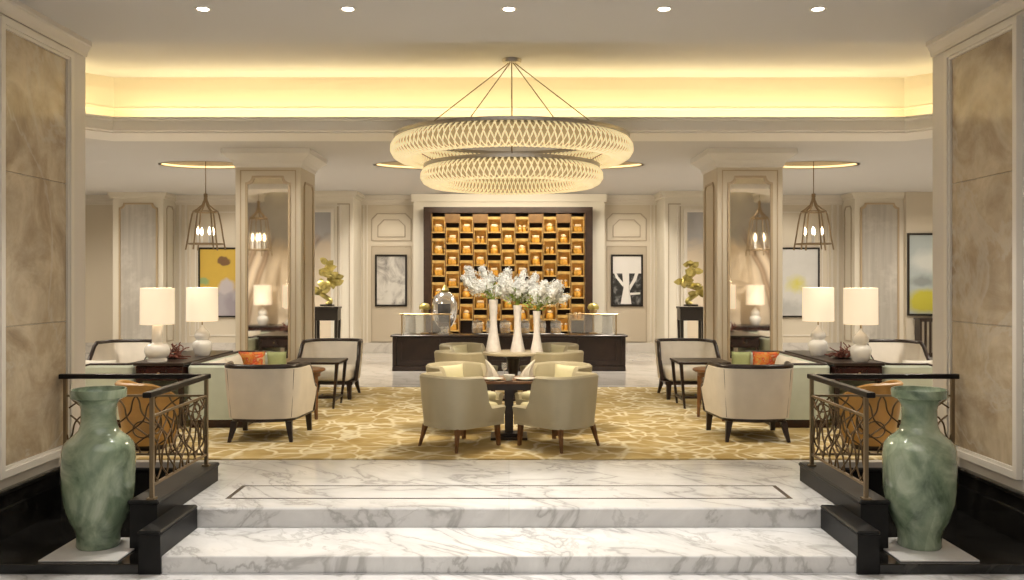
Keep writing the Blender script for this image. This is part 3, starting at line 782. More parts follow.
mb = MB(); mb.lathe([(0, 0), (.03, 0), (.03, .003), (.004, .008), (.004, .07), (.03, .10), (.036, .15), (.03, .17), (.027, .17), (.032, .15), (.026, .105), (0, .08)], seg=18)
tag(mb.build('wine_glass', M['glass'], None, 40, (-.05, 9.98, ZTB)), 'clear stemmed glass beside the left napkin on the front table', 'glass')
# vase table
t = thing('vase_table', 'round pale-edged table carrying three tall white vases of flowers', 'table', (.06, 13.12, .014))
mb = MB(); mb.lathe([(0, .65), (.42, .65), (.44, .66), (.44, .685), (.43, .69), (0, .69)], seg=44); mb.build('top', plain('pale_wood_edge', (.52, .44, .30), .4), t, 30)
mb = MB(); mb.lathe([(0, 0), (.24, 0), (.24, .03), (.07, .06), (.06, .3), (.10, .6), (.26, .65), (0, .65)], seg=32); mb.build('pedestal', M['wood'], t, 40)
ZV = .014+.69
# tall white vases with blossom
VS = [(-.23, 13.22, .76, .062, 'leftmost'), (.125, 13.12, .68, .058, 'middle'), (.40, 12.98, .60, .05, 'rightmost')]
def blossom_bunch(name, label, loc, spread, lean, up, seed):
    rnd = random.Random(seed)
    t = thing(name, label, 'flowers', loc, 0, 'white blossom bouquets')
    st = MB(); lv = MB(); bl = MB()
    heads = []
    for k in range(20):
        a = rnd.uniform(0, 2*PI); rr = spread*math.sqrt(rnd.random()); hx = lean+rr*math.cos(a)*1.15; hy = rr*math.sin(a)*.8; hz = rnd.uniform(.16, up)*(1-.25*(rr/spread)**2)
        heads.append(Vector((hx, hy, hz)))
        st.tube([(0, 0, -.10), (hx*.12, hy*.12, .06), (hx*.6, hy*.6, hz*.6), (hx, hy, hz)], .0045, 5)
    for h in heads:
        axis = Vector((h.x*.8, h.y*.8, h.z)).normalized(); Lp = rnd.uniform(.10, .17)
        for q in range(4):
            cc = h+axis*Lp*(q/3-.6); rc = (.048, .058, .048, .026)[q]
            r0 = bmesh.ops.create_icosphere(bl.bm, subdivisions=1, radius=rc)
            for v in r0['verts']: v.co = v.co*rnd.uniform(.7, 1.2)+cc
        for q in range(120):
            w_ = rnd.random(); n = Vector((rnd.gauss(0, 1), rnd.gauss(0, 1), rnd.gauss(0, 1))).normalized()
            p = h+axis*Lp*(w_-.6)*1.25+n*rnd.uniform(.05, .10)*(1-.55*w_*w_)
            r = rnd.uniform(.011, .019); u = n.orthogonal().normalized(); w = n.cross(u)
            c = bl.bm.verts.new(p-n*.004)
            R = [bl.bm.verts.new(p+(u*math.cos(2*PI*j/8)+w*math.sin(2*PI*j/8))*(r if j % 2 == 0 else r*.55)+n*.005) for j in range(8)]
            for j in range(8): bl.bm.faces.new((c, R[j], R[(j+1) % 8]))
    for k in range(70):
        a = rnd.uniform(0, 2*PI); rr = rnd.uniform(.02, .16); z = rnd.uniform(.0, .22)
        p = Vector((rr*math.cos(a)+lean*z*2, rr*math.sin(a)*.8, z)); d = Vector((math.cos(a), math.sin(a), rnd.uniform(.2, 1.2))).normalized(); u = d.orthogonal().normalized()
        L = rnd.uniform(.06, .11); vs = [lv.bm.verts.new(x) for x in (p, p+d*L*.5+u*.012, p+d*L, p+d*L*.5-u*.012)]; lv.bm.faces.new(vs)
    st.build('stems', M['leaf'], t)
    lv.build('leaves', M['leaf'], t)['kind'] = 'stuff'
    bl.build('blossoms', M['bloom'], t)['kind'] = 'stuff'
for i, (x, y, h, r, w) in enumerate(VS):
    mb = MB(); mb.lathe([(0, 0), (r*1.85, 0), (r*1.9, .01), (r*1.55, h*.14), (r*1.1, h*.34), (r*.85, h*.52), (r*.88, h*.7), (r*1.05, h*.9), (r*1.12, h), (r*1.0, h), (r*.8, h*.7), (r*.6, h*.5), (0, h*.4)], seg=28)
    tag(mb.build('flower_vase', M['porc'], None, 50, (x, y, ZV)), 'tall flared white vase on the round table, %s of three' % w, 'vase', 'white vases on the round table')
    blossom_bunch('flower_bouquet', ['spreading white blossom bouquet in the leftmost of the three white vases', 'upright white blossom bouquet in the middle of the three white vases', 'white blossom bouquet leaning right in the rightmost of the three vases'][i], (x, y, ZV+h), (.29, .22, .25)[i], (-.13, .03, .16)[i], (.52, .50, .46)[i], 11+i)

# ------------------------------------------------------------------ chandelier
DC = 10.0; ch = thing('chandelier', 'large two-tier crystal ring chandelier hanging over the central seating', 'chandelier', (.03, DC, 0))
def torus_mb(mb, R, a, b, z, n=96, m=14):
    rg = []
    for i in range(n):
        th = 2*PI*i/n
        rg.append([mb.bm.verts.new(((R+a*math.cos(2*PI*j/m))*math.cos(th), (R+a*math.cos(2*PI*j/m))*math.sin(th), z+b*math.sin(2*PI*j/m))) for j in range(m)])
    for i in range(n):
        for j in range(m): mb.bm.faces.new((rg[i][j], rg[(i+1) % n][j], rg[(i+1) % n][(j+1) % m], rg[i][(j+1) % m]))
for (R, a, b, z, N) in ((1.19, .145, .128, 3.19, 120), (.875, .13, .108, 2.895, 96)):
    mb = MB(); mb.lathe([(R-a*.75, z+b-.02), (R-a*.75, z+b+.018), (R+a*.78, z+b+.018), (R+a*.78, z+b-.02)], seg=80)
    # remove cap discs of the lathe (band only)
    for f in [f for f in mb.bm.faces if len(f.verts) > 10]: mb.bm.faces.remove(f)
    v0 = None
    ri, ro = R-a*.75, R+a*.78
    mb2 = MB(); c1 = [(ro*math.cos(2*PI*k/80), ro*math.sin(2*PI*k/80)) for k in range(80)]; c2 = [(ri*math.cos(2*PI*k/80), ri*math.sin(2*PI*k/80)) for k in range(80)]
    mb2.ringprism(c1, c2, z+b-.015, z+b+.02, 'z'); mb.bm.free(); fr = mb2.build('ring_frame', M['metal'], ch)
    mb = MB(); torus_mb(mb, R, a*.86, b*.86, z); mb.build('crystal_liner', M['crycore'], ch, 60)
    mb = MB()
    for fam in (1, -1):
        for k in range(N):
            th0 = 2*PI*k/N; pts = []; rr = []
            for j in range(25):
                ph = PI/2-2*PI*j/24*.98; th = th0+fam*(2*PI/N)*4.2*(j/24)
                pts.append(((R+a*math.cos(ph))*math.cos(th), (R+a*math.cos(ph))*math.sin(th), z+b*math.sin(ph))); rr.append(.0055+.004*(j % 2))
            mb.tube(pts, rr, 4)
    mb.build('crystal_strands', M['crystal'], ch)['kind'] = 'stuff'
mb = MB(); mb.lathe([(0, 4.2), (.11, 4.2), (.10, 4.16), (.05, 4.145), (0, 4.14)], seg=24); mb.build('canopy', M['metal'], ch, 40)
for a in (-PI/2, -PI/2+.37, -PI/2-.37, -PI/2+.79, -PI/2-.79, PI/2):
    mb = MB(); mb.tube([(.05*math.cos(a), .05*math.sin(a), 4.15), (1.19*math.cos(a), 1.19*math.sin(a), 3.33)], .0055, 6); mb.build('cable', M['bronze'], ch)
for k in range(6):
    a = PI/6+2*PI*k/6; mb = MB(); mb.tube([(1.10*math.cos(a), 1.10*math.sin(a), 3.08), (.90*math.cos(a), .90*math.sin(a), 2.99)], .005, 6); mb.build('hanger', M['bronze'], ch)

# ------------------------------------------------------------------ cage lanterns
def make_lantern():
    t = thing('cage_lantern', '', 'pendant lantern')
    mb = MB(); mb.tube([(0, 0, 0), (0, 0, -.70)], .006, 6); mb.build('cord', M['bronze'], t)
    mb = MB(); mb.lathe([(0, -.0), (.05, -.0), (.05, -.02), (0, -.03)], seg=16); mb.build('canopy', M['bronze'], t, 40)
    cg = MB()
    for k in range(6):
        a = 2*PI*k/6+.2; c, s_ = math.cos(a), math.sin(a)
        pts = [(.012, -.64), (.02, -.70), (.05, -.77), (.12, -.83), (.175, -.865), (.195, -.92), (.225, -1.08), (.25, -1.25), (.27, -1.36), (.285, -1.44)]
        cg.tube([(r*c, r*s_, z) for r, z in pts], .012, 6)
    for (r, z) in ((.255, -1.35), (.18, -.87)): cg.tube([(r*math.cos(2*PI*k/30), r*math.sin(2*PI*k/30), z) for k in range(30)], .011, 6, True)
    cg.tube([(-.25, 0, -1.35), (.25, 0, -1.35)], .01, 6); cg.tube([(0, -.25, -1.35), (0, .25, -1.35)], .01, 6); cg.lathe([(0, -.66), (.03, -.65), (.03, -.60), (0, -.59)], seg=12)
    cg.build('cage', plain('lantern_bronze', (.32, .24, .15), .4, .85), t, 50)
    for k in range(4):
        a = PI/4+PI/2*k; x, y = .12*math.cos(a), .12*math.sin(a)
        mb = MB(); mb.lathe([(0, -1.35), (.018, -1.35), (.018, -1.22), (0, -1.22)], x, y, seg=10); cd = mb.build('candle', M['white'], t, 40)
        mb = MB(); mb.lathe([(0, -1.22), (.016, -1.205), (.024, -1.17), (.014, -1.12), (0, -1.09)], x, y, seg=10); mb.build('bulb', M['bulb'], cd, 60)
    return t
ln = make_lantern(); ZH = ZB+.20
ln.scale = (1.18, 1.18, 1.18); ln.location = (-5.36, 15.9, ZH); tag(ln, 'brass cage lantern hanging above the left sofas', None, 'brass cage lanterns')
dup(ln, (5.38, 15.9, ZH), .4, 'brass cage lantern hanging above the right sofas')

# ------------------------------------------------------------------ pictures
def picture(x, y, z, w, h, mat, label, grp=None, fw=.045, ry=0):
    t = thing('framed_picture', label, 'picture', (x, y, z), ry, grp)
    mb = MB(); mb.ringprism(rectp(-w/2, w/2, -h/2, h/2), rectp(-w/2+fw, w/2-fw, -h/2+fw, h/2-fw), -.04, 0); mb.build('frame', M['frame'], t)
    mb = MB(); mb.box(-w/2+fw, w/2-fw, -.02, -.004, -h/2+fw, h/2-fw); c = mb.build('canvas', mat, t)
    return t, c
PW, PH = .77, 1.25
picture(-2.84, YB-.014, zk(1.74), PW, PH, art('grey_wash_art', [(.3, (.10, .10, .10)), (.42, (.42, .40, .38)), (.55, (.66, .64, .60)), (.8, (.72, .70, .66))], 1.9, 1.2), 'black-framed grey abstract picture left of the display wall')
t, c = picture(2.84, YB-.014, zk(1.74), PW, PH, art('dark_foliage_art', [(.35, (.012, .012, .012)), (.5, (.04, .04, .04)), (.62, (.2, .2, .2)), (.75, (.45, .45, .44))], 7, .5), 'black-framed picture of a white tree right of the display wall')
mb = MB()
Wt = plain('white_paint', (.80, .78, .76), .4)
mb.box(-PW/2+.046, PW/2-.046, -.0215, -.0201, .17, PH/2-.046)
for pts, r in (([(-.10, -.48), (-.055, -.1), (-.05, .2)], .07), ([(.06, -.48), (.0, -.1), (-.01, .2)], .07)): pass
def flat(mb, poly, y=-.0225): mb.prism(poly, y-.001, y)
kx = PW/.65; flat_ = flat
def flat(mb, poly, y=-.0225): flat_(mb, [(a*kx, b*kx) for a, b in poly], y)
flat(mb, [(-.13, -.48), (.09, -.48), (.05, -.15), (.04, .2), (-.10, .2), (-.07, -.15)])
flat(mb, [(.03, -.14), (.05, -.22), (.19, .02), (.24, .17), (.17, .17), (.13, .04)])
flat(mb, [(-.07, -.05), (-.08, -.13), (-.23, .06), (-.27, .17), (-.22, .17), (-.18, .08)])
flat(mb, [(.04, -.30), (.27, -.28), (.27, -.24), (.04, -.25)])
mb.build('painted_tree', Wt, t)
def blobart(name, base, blobs, warp=.12):
    m, t, b = nt(name); v = coords(t, True); n = noise(t, v, 3.5, 5, .6)
    wv = node(t, 'ShaderNodeMix', data_type='RGBA', blend_type='LINEAR_LIGHT'); wv.inputs[0].default_value = warp; t.links.new(v, wv.inputs[6]); t.links.new(n.outputs[1], wv.inputs[7])
    c = mix(t, n.outputs[0], [x*.9 for x in base], [min(1, x*1.08) for x in base])
    for (x, z, rx, rz, col, soft) in blobs:
        mp = node(t, 'ShaderNodeMapping'); mp.inputs['Location'].default_value = (-x/rx, 0, -z/rz); mp.inputs['Scale'].default_value = (1/rx, 0, 1/rz); t.links.new(wv.outputs[2], mp.inputs[0])
        ln_ = node(t, 'ShaderNodeVectorMath', operation='LENGTH'); t.links.new(mp.outputs[0], ln_.inputs[0])
        c = mix(t, ramp(t, ln_.outputs['Value'], [(max(0, 1-soft)*.8, 1), (.8, 0)]), c, col)
    t.links.new(c, b.inputs['Base Color']); setin(b, Roughness=.4); return m
picture(-6.74, YB-.03, zk(1.70), 1.46, 1.68, blobart('yellow_figure_art', (.62, .42, .07), [(-.60, .02, .16, .14, (.32, .42, .18), .4), (-.10, -.52, .42, .62, (.40, .37, .41), .3), (-.05, -.1, .3, .26, (.52, .48, .50), .4), (-.12, .52, .22, .12, (.20, .11, .05), .3), (-.45, -.28, .30, .22, (.32, .40, .16), .4), (.35, -.55, .62, .62, (.33, .30, .34), .25), (.30, -.30, .35, .30, (.45, .42, .45), .5), (.42, .30, .25, .16, (.10, .06, .03), .3), (.45, .05, .3, .22, (.58, .40, .26), .3)]), 'yellow and mauve abstract painting behind the left lantern', None, .04)
picture(6.74, YB-.03, zk(1.70), 1.46, 1.68, blobart('white_yellow_art', (.66, .65, .63), [(-.1, -.65, .9, .35, (.48, .48, .47), .7), (.20, -.02, .40, .34, (.68, .63, .14), .95)], .22), 'white and lemon abstract painting behind the right lantern', None, .04)
picture(9.63, 20.74, zk(1.86), .92, 1.90, blobart('blue_yellow_art', (.40, .45, .46), [(0, .3, .6, .4, (.56, .58, .56), .6), (0, -.62, .75, .42, (.50, .46, .05), .4), (-.1, -.15, .5, .2, (.25, .28, .28), .6)], .1), 'blue and yellow painting at the far right wall edge', None, .045, 0)
mb = MB(); mb.box(9.16, XS, 20.75, 20.95, 0, ZB); struct(mb, 'wall_jog_right', M['wall'])
t = thing('black_console', 'black console with slatted front under the far right painting', 'console table', (9.66, 20.55, 0.003))
mb = MB(); mb.box(-.35, .35, -.16, .16, .84, .88); mb.build('top', M['wood'], t)
mb = MB(); mb.box(-.33, .33, -.14, .14, 0, .84); mb.build('cabinet', M['wood'], t)
for k in range(6): mb = MB(); mb.box(-.30+k*.11, -.25+k*.11, -.155, -.14, .10, .80); mb.build('slat', M['metal'], t)

# ------------------------------------------------------------------ display wall and its jars
dw = thing('display_shelf', 'dark framed display wall of staggered golden cubbies behind the buffet', 'display shelf', (-.02, 21.28, 0))
mb = MB(); mb.ringprism(rectp(-1.97, 1.97, .40, zk(3.20)), rectp(-1.80, 1.80, .46, zk(3.085)), -.32, .03); mb.build('frame', M['gframe'], dw)
mb = MB(); mb.box(-1.81, 1.81, .0, .02, .46, zk(3.09)); mb.build('backing', M['dark'], dw)
NCOL = 11; PT = 3.58/NCOL; HB = .38; ZT_ = zk(3.085)
for k in range(1, NCOL):
    x = -1.79+k*PT; mb = MB(); mb.box(x-.014, x+.014, -.25, 0, .46, ZT_); mb.build('upright', M['gpost'], dw)
for x in (-1.79, 1.79): mb = MB(); mb.box(x-.014, x+.014, -.25, 0, .46, ZT_); mb.build('upright', M['gpost'], dw)
def cubby_mesh(h, closed):
    mb = MB(); w = PT/2-.014
    mb.box(-w, w, -.012, -.001, 0, h)
    if closed: mb.box(-w, w, -.26, -.012, 0, h)
    else:
        mb.box(-w, w, -.28, -.012, 0, .03); mb.box(-w, w, -.28, -.012, h-.02, h); mb.box(-w, w, -.28, -.268, h-.062, h-.02); mb.box(-w, -w+.012, -.28, -.012, .03, h-.02); mb.box(w-.012, w, -.28, -.012, .03, h-.02)
    return mb
cb0 = None; led0 = None
ORD = 'first second third fourth fifth sixth seventh eighth ninth tenth eleventh'.split()
jars = []
def jar_kind(kind):
    t = thing('amber_jar', '', 'jar')
    if kind == 0:
        mb = MB(); mb.lathe([(0, 0), (.075, 0), (.085, .02), (.085, .09), (.06, .12), (.04, .125), (0, .125)], seg=14); mb.build('body', M['jar'], t, 50)
        mb = MB(); mb.lathe([(0, .125), (.055, .125), (.06, .15), (.03, .175), (0, .18)], seg=12); mb.build('lid', M['jarw'], t, 50)
    elif kind == 1:
        mb = MB(); mb.box(-.085, .085, -.06, .06, 0, .11, .012, 2); mb.build('body', M['jar'], t, 50)
        mb = MB(); mb.box(-.065, .065, -.045, .045, .11, .155, .012, 2); mb.build('lid', M['jarw'], t, 50)
    else:
        for xx in (-.045, .045):
            mb = MB(); mb.lathe([(0, 0), (.036, 0), (.042, .02), (.040, .08), (.02, .105), (0, .105)], xx, 0, seg=12); mb.build('body', M['jar'], t, 50)
            mb = MB(); mb.lathe([(0, .105), (.03, .105), (.032, .13), (0, .14)], xx, 0, seg=12); mb.build('lid', M['jarw'], t, 50)
    return t
SJ = 1.15; JK = [None, None, None]; rj = random.Random(3)
w = PT/2-.014
for k in range(NCOL):
    xc = -1.79+(k+.5)*PT
    tops = [zk(3.01)-.51*j for j in range(5)] if k % 2 == 0 else [zk(2.79)-.51*j for j in range(5)]
    if k % 2:
        o = cubby_mesh(.21, True).build('cubby', M['gpost'], dw); o.location = (xc, 0, zk(2.89))
    for j, zt in enumerate(tops):
        if cb0 is None:
            cb0 = cubby_mesh(HB, False).build('cubby', M['gbox'], dw); ob = cb0
            mb = MB(); mb.box(-w+.03, w-.03, -.26, -.235, HB-.029, HB-.0205); led0 = mb.build('light_strip', M['cubled'], cb0); led0.parent = cb0
        else:
            ob = copy_tree(cb0, dw)
        ob.location = (xc, 0, zt-HB)
        kd = rj.choice((0, 1, 2, 1))
        desc = ['round amber jar with ivory lid', 'square amber box with ivory lid', 'pair of amber bottles'][kd]
        L = '%s, %s cubby down, %s column of the display wall' % (desc, ORD[j], ORD[k])
        l = (-.02+xc, 21.14, zt-HB+.0305)
        if JK[kd] is None:
            JK[kd] = jar_kind(kd); jj = JK[kd]; jj.scale = (SJ, SJ, SJ); jj.location = l; jj['label'] = L; jj['group'] = 'amber jars in the display wall'
            if kd == 1: jj.name = 'amber_box'; jj['category'] = 'box'
            if kd == 2: jj.name = 'amber_bottles'; jj['category'] = 'bottles'
        else: dup(JK[kd], l, rj.uniform(-.2, .2), L)

# ------------------------------------------------------------------ buffet counter and what stands on it
bf = thing('buffet_counter', 'long dark espresso buffet counter below the golden display wall', 'counter', (0, 17.56, 0))
mb = MB(); mb.box(-2.28, 2.28, -.30, .28, .655, .69, .008); mb.build('top', M['espresso'], bf)
mb = MB(); mb.box(-2.2, 2.2, -.26, .26, .10, .655); mb.build('body', M['espresso'], bf)
mb = MB(); mb.box(-2.24, 2.24, -.29, .27, 0, .10, .008); mb.build('plinth', M['espresso'], bf)
for k in range(5):
    x = -2.16+k*.864
    mb = MB(); mb.ringprism(rectp(x+.03, x+.834, .14, .62), rectp(x+.10, x+.764, .21, .55), -.28, -.26); mb.build('door_panel', M['espresso'], bf)
for sx in (-1, 1): mb = MB(); mb.box(sx*2.2-.04, sx*2.2+.04, -.285, -.2, .1, .655, .01); mb.build('corner_post', M['espresso'], bf)
ZN = .69
for s, nm in ((-1, 'left'), (1, 'right')):
    t = thing('glass_guard', 'brass framed glass sneeze guard at the %s end of the buffet' % nm, 'glass guard', (s*1.6, 17.31, ZN), 0, 'glass guards on the buffet')
    for x in (-.46, .46): mb = MB(); mb.tube([(x, 0, 0), (x, 0, .40)], .013, 8); mb.build('post', M['brass'], t)
    for x in (-.46, .46): mb = MB(); mb.tube([(x, 0, .40), (x, .07, .385)], .010, 8); mb.build('arm', M['brass'], t)
    mb = MB(); mb.tube([(-.5, 0, .40), (.5, 0, .40)], .014, 8); mb.build('top_rail', M['brass'], t)
    mb = MB(); mb.box(-.45, .45, -.004, .004, .05, .39); mb.build('pane', M['glass'], t)
    t = thing('cake_stand', 'white cylindrical pedestal with shallow plate, %s end of the buffet' % nm, 'stand', (s*1.92, 17.55, ZN), 0, 'white pedestals on the buffet')
    mb = MB(); mb.lathe([(0, 0), (.13, 0), (.125, .02), (.105, .05), (.095, .36), (.09, .37), (0, .37)], seg=26); mb.build('pedestal', M['white'], t, 40)
    mb = MB(); mb.lathe([(0, .37), (.10, .37), (.155, .40), (.15, .405), (.10, .385), (0, .385)], seg=26); mb.build('plate', M['white'], t, 40)
    t = thing('gold_goblet', 'gold domed goblet on a stem beside the %s white pedestal' % nm, 'goblet', (s*1.66, 17.72, ZN), 0, 'gold goblets on the buffet')
    mb = MB(); mb.lathe([(0, 0), (.09, 0), (.09, .015), (.02, .04), (.02, .38), (.07, .42), (.075, .47), (0, .47)], seg=20); mb.build('stem', M['brass'], t, 40)
    mb = MB(); mb.lathe([(0, .47), (.105, .48), (.115, .52), (.10, .57), (.06, .60), (0, .61)], seg=22); mb.build('lid', M['gold'], t, 40)
t = thing('silver_urn', 'large polished silver egg-shaped urn on the left of the buffet', 'urn', (-1.255, 17.62, ZN))
mb = MB(); mb.lathe([(0, .10), (.07, .10), (.14, .16), (.22, .30), (.255, .46), (.25, .60), (.20, .74), (.11, .82), (.06, .84), (0, .84)], seg=36, sy=.85); mb.build('body', M['chrome'], t, 60)
mb = MB(); mb.lathe([(0, 0), (.16, 0), (.16, .02), (.07, .05), (.06, .10), (0, .10)], seg=28); mb.build('foot', M['chrome'], t, 40)
mb = MB(); mb.lathe([(0, .84), (.07, .84), (.085, .87), (.04, .92), (.03, .95), (0, .97)], seg=20); mb.build('lid', M['gold'], t, 40)
mb = MB(); secs = []
for k in range(9):
    z = .24+.36*k/8; rr = {0: .185}.get(k, 0)
    import bisect
    pz = [(.16, .14), (.30, .22), (.46, .255), (.60, .25), (.74, .20)]
    for (za, ra), (zb_, rb) in zip(pz, pz[1:]):
        if za <= z <= zb_: rr = ra+(rb-ra)*(z-za)/(zb_-za)
    secs.append([(( rr+.004)*math.cos(-PI/2+a), .85*(rr+.004)*math.sin(-PI/2+a), z) for a in [-.5+j/8 for j in range(9)]])
mb.loft(secs, False, False); mb.build('dark_reflection', plain('urn_reflection_grey', (.12, .12, .13), .1), t, 60)  # dark patch painted on as the reflection in the urn's belly
gj = None
for i, (x, k) in enumerate(((-.62, 0), (-.34, 0), (-.08, 0), (.30, 0), (.62, 0), (.92, 0))):
    L = ['leftmost glass storage jar on the buffet, beside the silver urn', 'second glass storage jar from the silver urn', 'third glass storage jar from the silver urn', 'fourth glass storage jar from the silver urn, behind the rightmost vase', 'fifth glass storage jar from the silver urn', 'glass storage jar on the buffet farthest from the silver urn'][i]
    if gj is None:
        gj = thing('storage_jar', L, 'jar', (x, 17.66, ZN), 0, 'glass jars on the buffet')
        mb = MB(); mb.lathe([(0, 0), (.095, 0), (.11, .02), (.11, .20), (.09, .23), (.085, .23), (.10, .195), (.10, .03), (0, .02)], seg=22); mb.build('body', M['glass'], gj, 40)
        mb = MB(); mb.lathe([(0, .021), (.095, .025), (.095, .12), (0, .13)], seg=16); mb.build('contents', M['jar'], gj, 40)
        mb = MB(); mb.lathe([(0, .231), (.095, .231), (.095, .255), (.02, .27), (.02, .29), (0, .295)], seg=20); mb.build('lid', M['metal'], gj, 40)
    else: dup(gj, (x, 17.66, ZN), 0, L)
for i, x in enumerate((-.48, .44, .70, .97)):
    plate(x, 17.42, ZN, .12, ['white serving plate on the buffet left of the vases', 'white serving plate on the buffet just right of the vases', 'second white serving plate right of the vases on the buffet', 'white serving plate on the buffet nearest the right glass guard'][i], 'serving plates on the buffet')

# ------------------------------------------------------------------ black stands with gold sculptures
def make_stand():
    t = thing('sculpture_stand', '', 'stand')
    mb = MB(); mb.box(-.27, .27, -.20, .20, 1.16, 1.20, .006); mb.build('top', M['frame'], t)
    mb = MB(); mb.box(-.25, .25, -.18, .18, .92, 1.16, .006); mb.build('drawer_box', M['frame'], t)
    for sx in (-1, 1):
        for sy in (-1, 1): leg(t, sx*.22, sy*.15, sx*.20, sy*.14, .93, .034, .022, M['frame'])
    return t
sd = make_stand(); sd.location = (-3.74, 18.5, .003); tag(sd, 'tall black stand carrying the gold sculpture, behind the left column', None, 'black sculpture stands')
dup(sd, (3.74, 18.5, .003), 0, 'tall black stand carrying the gold sculpture, behind the right column')
for s, nm in ((-1, 'left'), (1, 'right')):
    rnd = random.Random(5 if s < 0 else 9)
    t = thing('gold_sculpture', 'twisting gold leaf sculpture on the %s black stand' % nm, 'sculpture', (s*3.74, 18.5, 1.2045), 0, 'gold sculptures'); t.scale = (1.15, 1.1, 1.08); t.location.z += .012
    mb = MB(); mb.lathe([(0, 0), (.13, 0), (.13, .03), (0, .04)], seg=20); mb.build('foot', M['frame'], t, 40)
    mb = MB()
    P = [(0, 0, .03), (.06, 0, .10), (-.10, .03, .22), (-.16, 0, .30), (-.02, -.05, .36), (.13, 0, .42), (.10, .04, .54), (-.05, 0, .60), (-.02, 0, .72), (.05, 0, .84)]
    Q = []
    for i in range(len(P)-1):
        a, b = Vector(P[i]), Vector(P[i+1]); p0 = Vector(P[max(0, i-1)]); p3 = Vector(P[min(len(P)-1, i+2)])
        for k in range(6):
            u = k/6; Q.append(.5*((2*a)+(b-p0)*u+(2*p0-5*a+4*b-p3)*u*u+(3*a-p0-3*b+p3)*u**3))
    Q = [Vector((s*-1*q.x, q.y, q.z)) for q in Q]
    mb.tube(Q, [.05-.02*i/len(Q) for i in range(len(Q))], 8); mb.build('twisted_stem', M['gold'], t, 60)
    for k in range(26):
        q = Q[min(len(Q)-1, int((k+8)/34*len(Q)))]; a = rnd.uniform(0, 2*PI); d = Vector((math.cos(a), .6*math.sin(a), rnd.uniform(-.1, .9))).normalized(); u = d.cross(Vector((0, 1, .3))).normalized(); n = d.cross(u)
        L = rnd.uniform(.14, .23); mb = MB(); secs = []
        for j in range(7):
            v = j/6; wv = .062*math.sin(PI*min(1, v*.9+.1))+.004; c = q+d*L*v+n*.05*math.sin(v*2.2)
            secs.append([tuple(c+u*wv), tuple(c+n*.008), tuple(c-u*wv), tuple(c-n*.008)])
        mb.loft(secs); mb.build('leaf', M['gold'], t, 60)

# ------------------------------------------------------------------ the lobby side seen in the column mirrors
for s, nm in ((-1, 'left'), (1, 'right')):
    t = thing('wall_mural', 'large arc mural on the hall side of the %s entrance wall' % nm, 'mural', (s*5.6, YW-.095, 0), 0, 'arc murals on the entrance wall')
    mb = MB(); mb.ringprism(rectp(-1.25, 1.25, .3, 4.1), rectp(-1.2, 1.2, .35, 4.05), 0, .03); mb.build('frame', M['mould'], t)
    mb = MB(); mb.box(-1.2, 1.2, .0, .012, .35, 4.05); mb.build('canvas', M['mural'], t)
    dup(L2, (s*5.35, YW+.25, ZK-.013), 0, 'white gourd-shaped table lamp against the arc mural, %s entrance wall' % nm)
    t = dup(con, (s*5.35, YW+.25, .0), PI/2, 'dark lacquered console under the arc mural, %s entrance wall' % nm)
    o = dup(ln, (s*5.2, 9.3, ZR), .3, 'brass cage lantern hanging before the arc mural, %s entrance wall' % nm)
    o.scale = (1, 1, 1.35)

# ------------------------------------------------------------------ lights
def area(name, loc, size, power, col=(1, .86, .68), rot=(0, 0, 0), sy=None, spread=None):
    l = bpy.data.lights.new(name, 'AREA'); l.energy = power; l.color = col; l.size = size
    if sy: l.shape = 'RECTANGLE'; l.size_y = sy
    if spread: l.spread = math.radians(spread)
    o = bpy.data.objects.new(name, l); COL.objects.link(o); o.location = loc; o.rotation_euler = rot; o['kind'] = 'helper'
    return o
def spot(name, loc, power, ang, blend=.6, col=(1, .88, .72), target=None, r=.05):
    l = bpy.data.lights.new(name, 'SPOT'); l.energy = power; l.color = col; l.spot_size = math.radians(ang); l.spot_blend = blend; l.shadow_soft_size = r
    o = bpy.data.objects.new(name, l); COL.objects.link(o); o.location = loc
    if target: o.rotation_euler = (Vector(target)-Vector(loc)).to_track_quat('-Z', 'Y').to_euler()
    o['kind'] = 'helper'; return o
def point(name, loc, power, col=(1, .8, .56), r=.06):
    l = bpy.data.lights.new(name, 'POINT'); l.energy = power; l.color = col; l.shadow_soft_size = r
    o = bpy.data.objects.new(name, l); COL.objects.link(o); o.location = loc; o['kind'] = 'helper'; return o
# cove strips (point upward from behind the ledge)
CY = (1, .81, .44)
area('cove_light', (0, 10.60, 3.60), 9.2, 46, CY, (math.radians(150), 0, 0), .08)
for s in (-1, 1):
    area('cove_light', (s*5.56, 8.8, 3.60), .08, 6, CY, (0, s*math.radians(-150), 0), 1.6)
    o = area('cove_light', (s*5.13, 10.16, 3.60), 1.1, 4.5, CY, (0, 0, 0), .08); o.rotation_euler = Vector((s*.35, .35, .87)).to_track_quat('-Z', 'Y').to_euler()
# front downlights
for i, px in enumerate((203, 348, 509, 664, 818)):
    x = (px-509)*7.17/900
    spot('downlight_beam', (x, 7.17, ZC-.03), 330 if i in (1, 2, 3) else 210, 62, .8, (1, .95, .87), (x*.9, 6.75, 0) if i in (1, 2, 3) else (x*1.25, 6.3, .4), .06)
